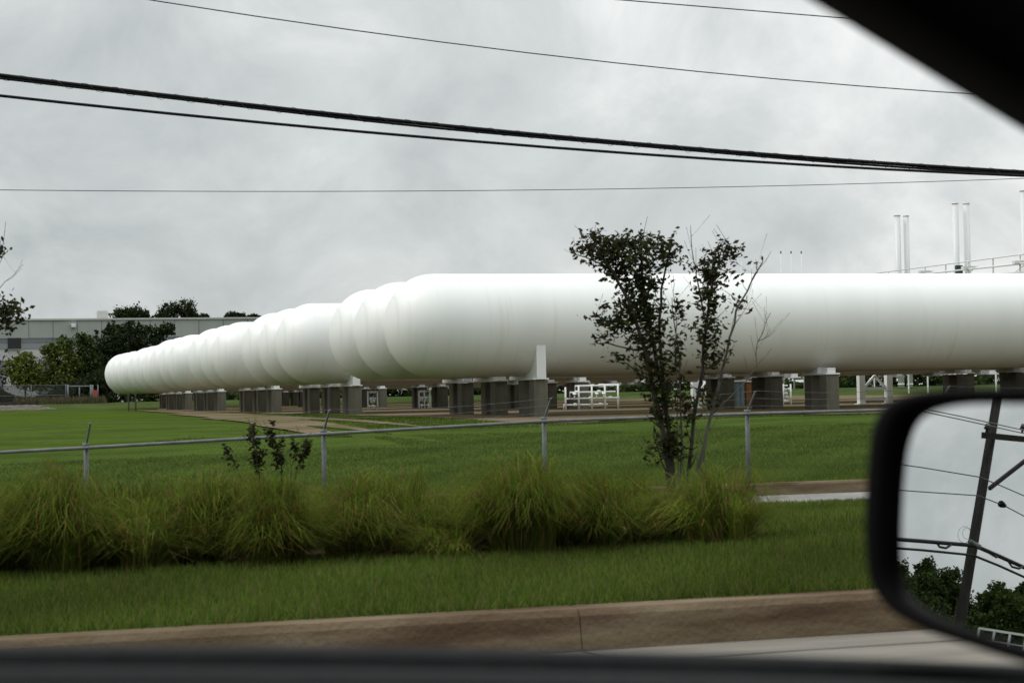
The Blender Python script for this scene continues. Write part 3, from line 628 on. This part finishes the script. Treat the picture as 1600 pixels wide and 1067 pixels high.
o = np_mesh('lawn_grass', np.stack([EP - ew, EP + ew, EP + np.stack([RNG.normal(0, .04, 24000), RNG.normal(0, .04, 24000), el], 1)], 1), 3, M['grass'], None, pick(LGC + [(.12, .11, .045)], 24000, .3)); o['kind'] = 'stuff'
# planting bed under the tall grass
mb = MB(); bl = [(-9, 11.35), (5.3, 11.5), (5.6, 12.5), (5.4, 14.6), (-9, 14.8)]
mb.add([(x, y, ground_z(x, y) + .012) for x, y in bl], [(0, 1, 2, 3, 4)]); mb.build('planting_bed', M['soil'], kind='structure')
def tall_grass():
    Vs = []; Cs = []
    s = -5.6
    rows = [11.75, 12.45, 13.1, 13.7, 14.25]
    cl = []
    for r, t in enumerate(rows):
        s = -5.6 + (r % 2) * .3
        while s < 5.35:
            cl.append((s + random.uniform(-.25, .25), t + random.uniform(-.25, .25) + (.12 if r == 0 else 0), random.uniform(.72, 1.2))); s += random.uniform(.5, .95)
    for _ in range(26): cl.append((random.uniform(-5.5, 5.2), random.uniform(11.5, 14.3), random.uniform(.4, .8)))
    up = np.array([0, 0, 1.])
    for cs, ct, k in cl:
        tint = RNG.uniform(.75, 1.2); back = 1 - .10 * max(ct - 12.2, 0)
        for tuft in range(int(11 * k) + 3):
            n = 105; ta = random.uniform(0, 2 * math.pi); tr = random.betavariate(1.4, 1.5) * .42 * k + .04; th = random.uniform(.27, .55) * k * back - tr * .12
            bx = cs + math.cos(ta) * random.uniform(0, .2); by = ct + math.sin(ta) * random.uniform(0, .2)
            a = ta + RNG.normal(0, .42, n); reach = tr * RNG.uniform(.55, 1.35, n); H = th * RNG.uniform(.6, 1.15, n)
            base = np.stack([bx + RNG.normal(0, .035, n), by + RNG.normal(0, .035, n), np.full(n, ground_z(cs, ct) - .01)], 1)
            d = np.stack([np.cos(a), np.sin(a), a * 0], 1); sway = np.stack([np.full(n, random.uniform(-.22, .08)) + RNG.normal(0, .06, n), RNG.normal(0, .05, n), np.zeros(n)], 1)
            fr = [(0, 0), (.14, .55), (.46, .92), (.92, .98), (1.42, .74)]; pts = [base + d * (reach * fx)[:, None] + up * (H * fz)[:, None] + sway * (q / 4) ** 1.6 + RNG.normal(0, .008 * q, (n, 3)) for q, (fx, fz) in enumerate(fr)]
            wd = np.stack([-np.sin(a), np.cos(a), a * 0], 1); w = RNG.uniform(.0013, .0032, n)[:, None]
            col = pick([(.080, .118, .016), (.108, .146, .018), (.058, .096, .014), (.135, .162, .024), (.090, .130, .018), (.080, .12, .017), (.15, .132, .042), (.14, .085, .03)], n, .3) * tint * random.uniform(.75, 1.2)
            for q in range(4):
                w0, w1 = ((1, 1), (1, 1), (1, .7), (.7, .1))[q]; A, B = pts[q], pts[q + 1]
                Vs.append(np.stack([A - wd * w * w0, A + wd * w * w0, B + wd * w * w1, B - wd * w * w1], 1)); Cs.append(col)
        m = 60; a = RNG.uniform(0, 2 * math.pi, m); base = np.stack([cs + np.cos(a) * .08, ct + np.sin(a) * .08, np.full(m, ground_z(cs, ct))], 1)
        l = RNG.uniform(.2, .4, m); tip = base + np.stack([np.cos(a) * l, np.sin(a) * l, RNG.uniform(.02, .22, m)], 1); wd = np.stack([-np.sin(a), np.cos(a), a * 0], 1) * .005
        Vs.append(np.stack([base - wd, base + wd, tip + wd * .3, tip - wd * .3], 1)); Cs.append(pick([(.10, .068, .032), (.07, .045, .022), (.13, .095, .05)], m, .3))
    o = np_mesh('ornamental_grass', np.concatenate(Vs), 4, M['grass'], None, np.concatenate(Cs)); o['kind'] = 'stuff'
tall_grass()
# ------------------------------------------------------------------ overhead wires: parabola through three sighted points in the plane of the pole line
X1, X2 = -13., 58.
def wire(name, label, cat, t, pix, r, m, group=None, n=70, extra=None):
    P = [at(x, y, t) for x, y in pix]; c = np.polyfit([p.x for p in P], [p.z for p in P], 2)
    pts = [(x, t, float(np.polyval(c, x))) for x in np.linspace(X1, X2, n)]
    o = MB().tube(pts, r, 8).build(name, m); tag(o, label, cat, group); return c
WT = 20.
wcoef = {}
def bundle():
    c1 = np.polyfit(*zip(*[(at(x, y, WT).x, at(x, y, WT).z) for x, y in ((0, 118), (800, 207), (1600, 269))]), 2)
    pts = [(x, WT, float(np.polyval(c1, x))) for x in np.linspace(X1, X2, 90)]
    T = thing('overhead_cable', 'thickest black overhead cable bundle crossing the whole sky', 'cable', pts[0], 'overhead lines')
    shift(MB().tube(pts, .021, 8), pts[0]).build('cable_core', M['rubber'], T)
    p2 = [(x, y - .005, z - .030 - .006 * math.sin(i * .9)) for i, (x, y, z) in enumerate(pts)]; shift(MB().tube(p2, .013, 8), pts[0]).build('lashed_cable', M['rubber'], T)
    p3 = []
    for i in range(1400):
        u = i / 1399; k = u * 89; j = min(int(k), 88); f = k - j; a = Vector(pts[j]).lerp(Vector(pts[j + 1]), f); th = u * 2 * math.pi * 230
        p3.append(a + Vector((0, .026 * math.cos(th), -.012 + .04 * math.sin(th))))
    shift(MB().tube(p3, .0022, 4), pts[0]).build('lashing_wire', M['wire'], T); return c1
cA = bundle()
cB = wire('overhead_cable', 'second black overhead cable just below the thick bundle', 'cable', WT - .05, ((0, 150), (800, 226), (1600, 275)), .0155, M['rubber'], 'overhead lines')
cC = wire('overhead_wire', 'thin dark overhead wire high above the thick cables', 'wire', WT + .6, ((232, 0), (800, 80), (1530, 148)), .0065, M['wire'], 'overhead lines')
cD = wire('overhead_wire', 'highest thin wire near the top right car pillar', 'wire', WT - .4, ((965, 0), (1150, 15), (1340, 30.5)), .0065, M['wire'], 'overhead lines')
wire('overhead_wire', 'lone hair thin wire below the thick cables, almost level', 'wire', 44., ((0, 297), (800, 297.5), (1600, 279)), .0085, M['wire'], 'overhead lines')
# ------------------------------------------------------------------ car: mirror, pillar, door
car = thing('car', 'dark car the picture is taken from, wing mirror and window frame', 'car', (0, 0, 0))
MC = depth(1500, 820, 1.4)                      # a point of the mirror glass
POLE = Vector((-41., 20.5, 0))
tgt = Vector((POLE.x, POLE.y, 1.2 + 6.0)); d_in = (depth(1521, 852, 1.4) - EYE).normalized(); r_out = (tgt - depth(1521, 852, 1.4)).normalized()
MN = (r_out - d_in).normalized()
def mir(px, py):                                # pixel -> point on the mirror plane
    d = ray(px, py); return EYE + d * ((MC - EYE).dot(MN) / d.dot(MN))
def refl(px, py, y=None, dist=None):            # pixel in the mirror -> world point on plane y or at a distance
    p = mir(px, py); d = (p - EYE).normalized(); r = d - 2 * d.dot(MN) * MN
    return p + r * ((y - p.y) / r.y if y is not None else dist)
def spline(pts, n):
    pts = [Vector((*p, 0)) for p in pts]; m = len(pts); out = []
    for i in range(m):
        a, b, c, d = pts[i - 1], pts[i], pts[(i + 1) % m], pts[(i + 2) % m]
        for k in range(n):
            t = k / n; out.append(.5 * ((2 * b) + (c - a) * t + (2 * a - 5 * b + 4 * c - d) * t * t + (3 * b - a - 3 * c + d) * t ** 3))
    return [(p.x, p.y) for p in out]
outer = spline([(1600, 606), (1520, 607), (1450, 612), (1400, 628), (1374, 665), (1365, 730), (1361, 800), (1362, 860), (1370, 908), (1400, 954), (1460, 988), (1530, 1012), (1600, 1034), (1700, 1060), (1790, 1066), (1830, 1020), (1840, 850), (1830, 680), (1780, 615), (1700, 606)], 5)
inner = spline([(1600, 631), (1520, 631), (1465, 637), (1428, 654), (1410, 690), (1402, 740), (1398, 800), (1397, 860), (1401, 905), (1420, 938), (1470, 966), (1530, 987), (1600, 1009), (1700, 1034), (1775, 1040), (1803, 1005), (1812, 850), (1803, 695), (1765, 640), (1700, 631)], 5)
wm = bpy.data.objects.new('wing_mirror', None); COL.objects.link(wm); wm.parent = car; wm.location = (0, 0, 0)
O3 = [mir(*p) for p in outer]; I3 = [mir(*p) for p in inner]; cen = sum(O3, Vector()) / len(O3)
mb = MB(); mb.add(I3, [tuple(range(len(I3)))]); g = mb.build('mirror_glass', M['glass'], wm, fixn=False)
if g.data.polygons[0].normal.dot(MN) < 0: g.data.flip_normals()
def ring3(P, s, off): return [cen + (p - cen) * s + MN * off for p in P]
mb = MB(); mb.loft([ring3(I3, 1.0, -.004), ring3(I3, 1.0, .002), ring3(I3, 1.015, .010)] + [[a.lerp(b, u) + MN * h for a, b in zip(ring3(I3, 1.015, 0), O3)] for u, h in ((.3, .014), (.7, .013), (.93, .008), (1.0, 0.))] +
        [ring3(O3, 1.0, -.02), ring3(O3, .985, -.05), ring3(O3, .93, -.085), ring3(O3, .80, -.115), ring3(O3, .55, -.13)], caps=False)
mb.v.append(tuple(cen - MN * .135)); n = len(O3); last = len(mb.v) - 1; b0 = last - n
for k in range(n): mb.f.append((b0 + k, b0 + (k + 1) % n, last)); mb.smooth.append(True)
mb.build('mirror_housing', M['plastic'], wm)
TD = 1.16                                       # plane of the door
a, b = at(2060, 1030, 1.2), at(2160, 1090, 1.3)
mb = MB(); mb.loft([[a + Vector((x, y, z)) for x, y, z in ((-.06, .12, -.03), (.06, .12, -.03), (.06, .12, .03), (-.06, .12, .03))], [b + Vector((x, y, z)) for x, y, z in ((-.08, 0, -.03), (.08, 0, -.03), (.08, 0, .04), (-.08, 0, .04))]], smooth=False); mb.build('mirror_arm', M['plastic'], wm, bevel=.008)
# door: inner trim, weather strip slot, outer skin; traced heights at three stations and carried on beyond the frame
def edge(pix, t, s0=-1.2, s1=1.6, n=24):
    P = [at(x, y, t) for x, y in pix]; c = np.polyfit([p.x for p in P], [p.z for p in P], 2)
    lo, hi = P[0].x - .15, P[-1].x + .15
    def z(x):
        xx = min(max(x, lo), hi); return float(np.polyval(c, xx)) + (x - xx) * float(2 * c[0] * xx + c[1])
    return [(x, z(x)) for x in np.linspace(s0, s1, n)]
TI, TO = 1.18, 1.34
ein = edge(((0, 1036), (800, 1043), (1600, 1064)), TI); eout = edge(((0, 1005), (800, 1010), (1600, 1036)), TO)
def section(es, prof):                          # profile offsets (dy, dz) swept along an edge
    return [[(x, y, z + dz) for y, dz in prof] for x, z in es]
MB().loft(section(ein, [(TI, -.002), (TI - .012, -.004), (TI - .05, -.03), (TI - .075, -.09), (TI - .085, -.55), (TI - .03, -.55), (TI + .004, -.06), (TI + .004, -.006)]), smooth=True).build('door_trim', M['trim'], car)
MB().loft(section(eout, [(TO - .03, -.018), (TO - .026, -.004), (TO - .012, 0), (TO + .006, -.006), (TO + .012, -.02), (TO + .012, -.05), (TO - .03, -.05)]), smooth=True).build('belt_moulding', M['trim'], car)
MB().loft(section(eout, [(TO - .02, -.052), (TO + .02, -.052), (TO + .055, -.2), (TO + .06, -.62), (TO + .01, -.62)]), smooth=True).build('door_skin', M['paintcar'], car)
MB().loft(section(ein, [(TI + .008, -.05), (TO - .034, -.05), (TO - .034, -.075), (TI + .008, -.075)]), smooth=False).build('weather_strip', M['rubber'], car)
# windscreen pillar and roof rail
pa = at(1290, -8, TD); pb = at(1600, 182, TD); dr = (pb - pa).normalized(); up = Vector((-dr.z, 0, dr.x)); 
if up.z < 0: up = -up
ext0 = pa - dr * .10; ext1 = pb + dr * .75
def psec(c, upv, w=.13): return [c + Vector((0, y, 0)) + upv * q for y, q in ((-.06, .012), (-.045, 0), (.02, 0), (.05, .012), (.055, .05), (.03, w), (-.05, w + .02), (-.075, .06))]
roofz = ext0.z + .02
MB().loft([psec(ext0, up), psec(pa, up), psec(pb, up), psec(ext1, up)], smooth=True).build('windscreen_pillar', M['plastic'], car, bevel=.0)
rail0 = Vector((-1.5, TD, ext0.z + .03)); mid = ext0 - Vector((.25, 0, -.035))
MB().loft([psec(rail0, Vector((0, 0, 1)), .09), psec(Vector((-.5, TD, mid.z + .02)), Vector((0, 0, 1)), .09), psec(mid, Vector((0, 0, 1)), .10), psec(ext0 + Vector((-.01, 0, .002)), up, .12)], smooth=True).build('roof_rail', M['plastic'], car)
MB().bbox((-2.4, -.75, mid.z + .10), (.42, TD - .03, mid.z + .14)).build('roof', M['liner'], car, bevel=.02)
MB().bbox((-2.4, -.80, .35), (1.6, -.74, mid.z + .1)).build('side_panel', M['liner'], car)
MB().bbox((-2.4, -.74, .30), (1.6, TI - .09, .36)).build('floor_pan', M['liner'], car)
MB().bbox((-2.46, -.74, .30), (-2.4, TI, mid.z + .1)).build('rear_panel', M['liner'], car)
# ------------------------------------------------------------------ behind the car: what the mirror shows
PT = POLE.y
ptop = refl(1560, 612, y=PT); pbot = refl(1503, 955, y=PT); dv = (ptop - pbot).normalized()
pole_base = pbot - dv * ((pbot.z - .1) / dv.z); pole_top = ptop + dv * .9
T = thing('utility_pole', 'leaning wooden utility pole with crossarm reflected in the wing mirror', 'utility pole', pole_base, 'utility poles')
shift(MB().tube([pole_base, pole_top], [.15, .105], 16), pole_base).build('pole_shaft', M['wood'], T)
ca, cb = refl(1537, 680, y=PT - .22), refl(1640, 690, y=PT - .22); shift(MB().bar(ca, cb, .12, .15), pole_base).build('crossarm', M['wood'], T)
ba, bb = refl(1546, 763, y=PT - .18), refl(1640, 690, y=PT - .18); shift(MB().bar(ba, bb, .07, .09), pole_base).build('brace', M['wood'], T)
for px in (1541, 1597, 1625):
    p = refl(px, 676, y=PT - .22); shift(MB().tube([p, p + Vector((0, 0, .08)), p + Vector((0, 0, .09)), p + Vector((0, 0, .22))], [.03, .03, .08, .05], 10), pole_base).build('insulator', M['ceramic'], T)
mb = MB()
for cx_, cy_, rr in ((1507, 835, 13), (1511, 833, 9)): mb.tube([refl(cx_ + rr * .8 * math.cos(q * .5), cy_ + rr * math.sin(q * .5), y=PT - .3) for q in range(13)], .004, 5)
shift(mb, pole_base).build('cable_coil', M['rubber'], T)
mb = MB()
mb.tube([refl(x, y, y=PT - .25) for x, y in ((1516, 846), (1522, 850), (1530, 854))], .07, 8).tube([refl(x, y, y=PT - .25) for x, y in ((1546, 862), (1552, 866), (1557, 869))], .05, 8)
shift(mb, pole_base).build('cable_clamp', M['galvdark'], T)
def rwire(label, name, pts, r, m, yb, cat='wire'):
    """wire seen in the mirror: from the pole outwards (left), and onward down the road behind (right)"""
    P = []
    for i, (x, y) in enumerate(pts): P.append(refl(x, y, y=yb))
    Q = []
    for a, b in zip(P[:-1], P[1:]):
        for k in range(8): Q.append(a.lerp(b, k / 8))
    Q.append(P[-1])
    o = MB().tube(Q, r, 6).build(name, m); tag(o, label, cat, 'overhead lines')
rwire('upper thin wire left of the pole in the wing mirror', 'overhead_wire', [(1360, 719), (1440, 730), (1530, 745), (1560, 757), (1660, 800)], .014, M['wire'], PT - .16)
rwire('lower thin wire with a clip right of the pole in the mirror', 'overhead_wire', [(1360, 762), (1440, 768), (1528, 774), (1570, 790), (1660, 838)], .014, M['wire'], PT - .2)
rwire('black cable bundle crossing the pole in the wing mirror', 'overhead_cable', [(1360, 839), (1440, 845), (1523, 852), (1560, 868), (1660, 913)], .05, M['rubber'], PT - .26, 'cable')
rwire('thinner black cable below the bundle in the wing mirror', 'overhead_cable', [(1360, 853), (1440, 859), (1520, 867), (1560, 883), (1660, 928)], .03, M['rubber'], PT - .3, 'cable')
rwire('upper one of two high wires at the mirror top', 'overhead_wire', [(1420, 634), (1500, 650), (1600, 672), (1680, 690)], .013, M['wire'], PT - .4)
rwire('lower one of two high wires at the mirror top', 'overhead_wire', [(1420, 638), (1500, 655), (1600, 677), (1680, 696)], .013, M['wire'], PT - .46)
for lst in ([(1464, 848), (1468, 854), (1478, 856), (1486, 851)], [(1575, 876), (1581, 885), (1592, 888), (1600, 884)]):
    o = MB().tube([refl(x, y, y=PT - .32) for x, y in lst], .028, 6).build('cable_loop', M['rubber'])
    tag(o, 'slack cable loop left of the pole in the mirror' if lst[0][0] < 1500 else 'slack cable loop right of the pole in the mirror', 'cable', 'cable loops')
p = [refl(x, y, y=PT - .2) for x, y in ((1564, 787), (1570, 790))]; o = MB().tube([p[0], p[1]], [.09, .05], 8).build('wire_clip', M['rubber']); tag(o, 'small dark clip on the lower thin wire in the mirror', 'clip')
# trees far behind, placed along the mirrored sight lines
def mblobs(lst, dist):
    out = []
    for x, y, rx, ry in lst:
        c = refl(x, y, dist=dist + RNG.uniform(-2, 2)); k = dist / F; out.append((tuple(c), (rx * k, rx * k, ry * k)))
    return out
for lab, lst, dist in (('dark tree at the left edge of the wing mirror', [(1405, 900, 16, 24), (1420, 930, 24, 28), (1395, 930, 20, 40), (1410, 975, 40, 30)], 100),
                       ('pointed dark tree left of the pole in the mirror', [(1446, 892, 13, 20), (1450, 920, 22, 24), (1440, 950, 34, 30), (1460, 985, 40, 26)], 96),
                       ('broad tree touching the pole in the mirror', [(1482, 905, 18, 18), (1490, 935, 24, 26), (1505, 965, 30, 24), (1480, 990, 40, 24), (1520, 985, 26, 30)], 98),
                       ('light green tree right of the pole in the mirror', [(1562, 928, 20, 18), (1550, 950, 22, 24), (1580, 955, 24, 26), (1565, 985, 40, 24), (1540, 985, 24, 22)], 90),
                       ('tree at the right edge of the wing mirror', [(1598, 932, 14, 22), (1606, 960, 26, 26), (1625, 940, 22, 30), (1600, 990, 34, 24)], 94)):
    bl = mblobs(lst, dist); b = bl[0][0]; ex_ = [((c[0] + RNG.uniform(-1, 1) * r[0], c[1] + RNG.uniform(-1, 1) * r[1], c[2] + RNG.uniform(-.9, .75) * r[2]), (r[0] * .45, r[1] * .45, r[2] * .45)) for c, r in bl for _ in range(2)]
    tree('roadside_tree', lab, 'tree', (b[0], b[1], 0), bl + ex_, 15000, .17, MG + [(.075, .10, .032)] if 'light' in lab else MG + [(.05, .062, .03)], 'trees behind the car', .22)
# white railing on an overpass behind
ra, rb = refl(1530, 981, dist=62), refl(1680, 1004, dist=60); loc = Vector((ra.x, ra.y, 0)); T = thing('overpass_railing', 'white railing under the trees at the mirror bottom edge', 'railing', loc)
shift(MB().bar(ra, rb, .07), loc).build('top_rail', M['white'], T); dz = Vector((0, 0, .34)); shift(MB().bar(ra - dz, rb - dz, .04), loc).build('lower_rail', M['white'], T)
for i in range(7):
    p = ra.lerp(rb, i / 6); shift(MB().bar(p - Vector((0, 0, 1.0)), p, .06), loc).build('railing_post', M['white'], T)
deck = MB(); deck.bar(ra - Vector((0, 0, 1.25)), rb - Vector((0, 0, 1.25)), .6, .5); shift(deck, loc).build('deck_edge', M['pier'], T)
for u in (.15, .85):
    p = ra.lerp(rb, u); shift(MB().bbox((p.x - .3, p.y - .3, -.5), (p.x + .3, p.y + .3, p.z - 1.4)), loc).build('deck_column', M['pier'], T)
# poles that carry the span seen overhead
for X, lab in ((X1, 'wooden utility pole left of the view carrying the overhead cables'), (X2, 'wooden utility pole ahead on the right carrying the overhead cables')):
    T = thing('utility_pole', lab, 'utility pole', (X, WT + .22, -.2), 'utility poles'); top = max(float(np.polyval(c, X)) for c in (cA, cB, cC, cD)) + 1.2
    MB().tube([(0, 0, -.3), (0, 0, top)], [.17, .12], 14).build('pole_shaft', M['wood'], T)
    MB().box((0, -.2, float(np.polyval(cD, X))), (.12, 2.2, .14)).build('crossarm', M['wood'], T)
    for c in (cA, cB, cC): MB().box((0, -.15, float(np.polyval(c, X)) + .2), (.08, .3, .06)).build('bracket', M['galvdark'], T)
# ------------------------------------------------------------------ sky and light
SUN_EL, SUN_AZ = math.radians(48), math.radians(284)      # azimuth of the light source, clockwise from +y
w = bpy.data.worlds.new('World'); SC.world = w; w.use_nodes = True; nt = w.node_tree; N, L = nt.nodes, nt.links
bg = N['Background']; bg.inputs['Strength'].default_value = .10
sky = N.new('ShaderNodeTexSky'); sky.sky_type = 'NISHITA'; sky.sun_disc = False; sky.sun_elevation = SUN_EL; sky.sun_rotation = SUN_AZ
tc = N.new('ShaderNodeTexCoord'); sp = N.new('ShaderNodeSeparateXYZ'); L.new(tc.outputs['Generated'], sp.inputs[0])
def math_(op, a, b=None):
    n = N.new('ShaderNodeMath'); n.operation = op
    for i, v in enumerate((a, b)):
        if v is None: continue
        if isinstance(v, (int, float)): n.inputs[i].default_value = v
        else: L.new(v, n.inputs[i])
    return n.outputs[0]
zc = math_('MAXIMUM', sp.outputs['Z'], 0.0); den = math_('ADD', zc, .75)
cx = N.new('ShaderNodeCombineXYZ'); L.new(math_('DIVIDE', sp.outputs['X'], den), cx.inputs[0]); L.new(math_('DIVIDE', sp.outputs['Y'], den), cx.inputs[1]); cx.inputs[2].default_value = 3.7
def noise(scale, detail, rough, dist=0., off=(0, 0, 0)):
    mp = N.new('ShaderNodeMapping'); mp.inputs['Location'].default_value = off; L.new(cx.outputs[0], mp.inputs['Vector'])
    n = N.new('ShaderNodeTexNoise'); n.inputs['Scale'].default_value = scale; n.inputs['Detail'].default_value = detail; n.inputs['Roughness'].default_value = rough; n.inputs['Distortion'].default_value = dist
    L.new(mp.outputs[0], n.inputs['Vector']); return n.outputs['Fac']
n1 = noise(8.5, 8, .60, .35, (2.9, 9.4, 0)); n2 = noise(2.6, 3, .5, .2, (1.2, 7.7, 0))
fac = math_('ADD', math_('MULTIPLY', n1, .5), math_('MULTIPLY', n2, .5))
rp = N.new('ShaderNodeValToRGB'); cr = rp.color_ramp; cr.elements[0].position = .30; cr.elements[0].color = (.47, .51, .515, 1); cr.elements[1].position = .62; cr.elements[1].color = (.98, 1., .99, 1)
e = cr.elements.new(.50); e.color = (.715, .75, .745, 1); L.new(fac, rp.inputs['Fac'])
# overcast luminance: brighter towards the zenith
zr = N.new('ShaderNodeMapRange'); zr.interpolation_type = 'SMOOTHSTEP'; zr.inputs[1].default_value = .30; zr.inputs[2].default_value = 1.; zr.inputs[3].default_value = 9.6; zr.inputs[4].default_value = 26.; L.new(zc, zr.inputs[0])
sc = N.new('ShaderNodeVectorMath'); sc.operation = 'SCALE'; L.new(rp.outputs[0], sc.inputs[0]); L.new(zr.outputs[0], sc.inputs['Scale'])
mx = N.new('ShaderNodeMix'); mx.data_type = 'RGBA'; mx.inputs[0].default_value = .96; L.new(sky.outputs[0], mx.inputs[6]); L.new(sc.outputs[0], mx.inputs[7]); L.new(mx.outputs[2], bg.inputs['Color'])
sun = bpy.data.lights.new('sun', 'SUN'); sun.energy = 1.3; sun.angle = math.radians(35); sun.color = (1, .97, .93); so = bpy.data.objects.new('sun', sun); COL.objects.link(so)
sd = Vector((math.sin(SUN_AZ) * math.cos(SUN_EL), math.cos(SUN_AZ) * math.cos(SUN_EL), math.sin(SUN_EL))); so.rotation_euler = sd.to_track_quat('Z', 'Y').to_euler(); so.location = (0, 0, 60)
SC.view_settings.view_transform = 'Standard'; SC.view_settings.look = 'None'; SC.view_settings.exposure = 0; SC.view_settings.gamma = 1
SC.cycles.max_bounces = 6; SC.cycles.use_denoising = True
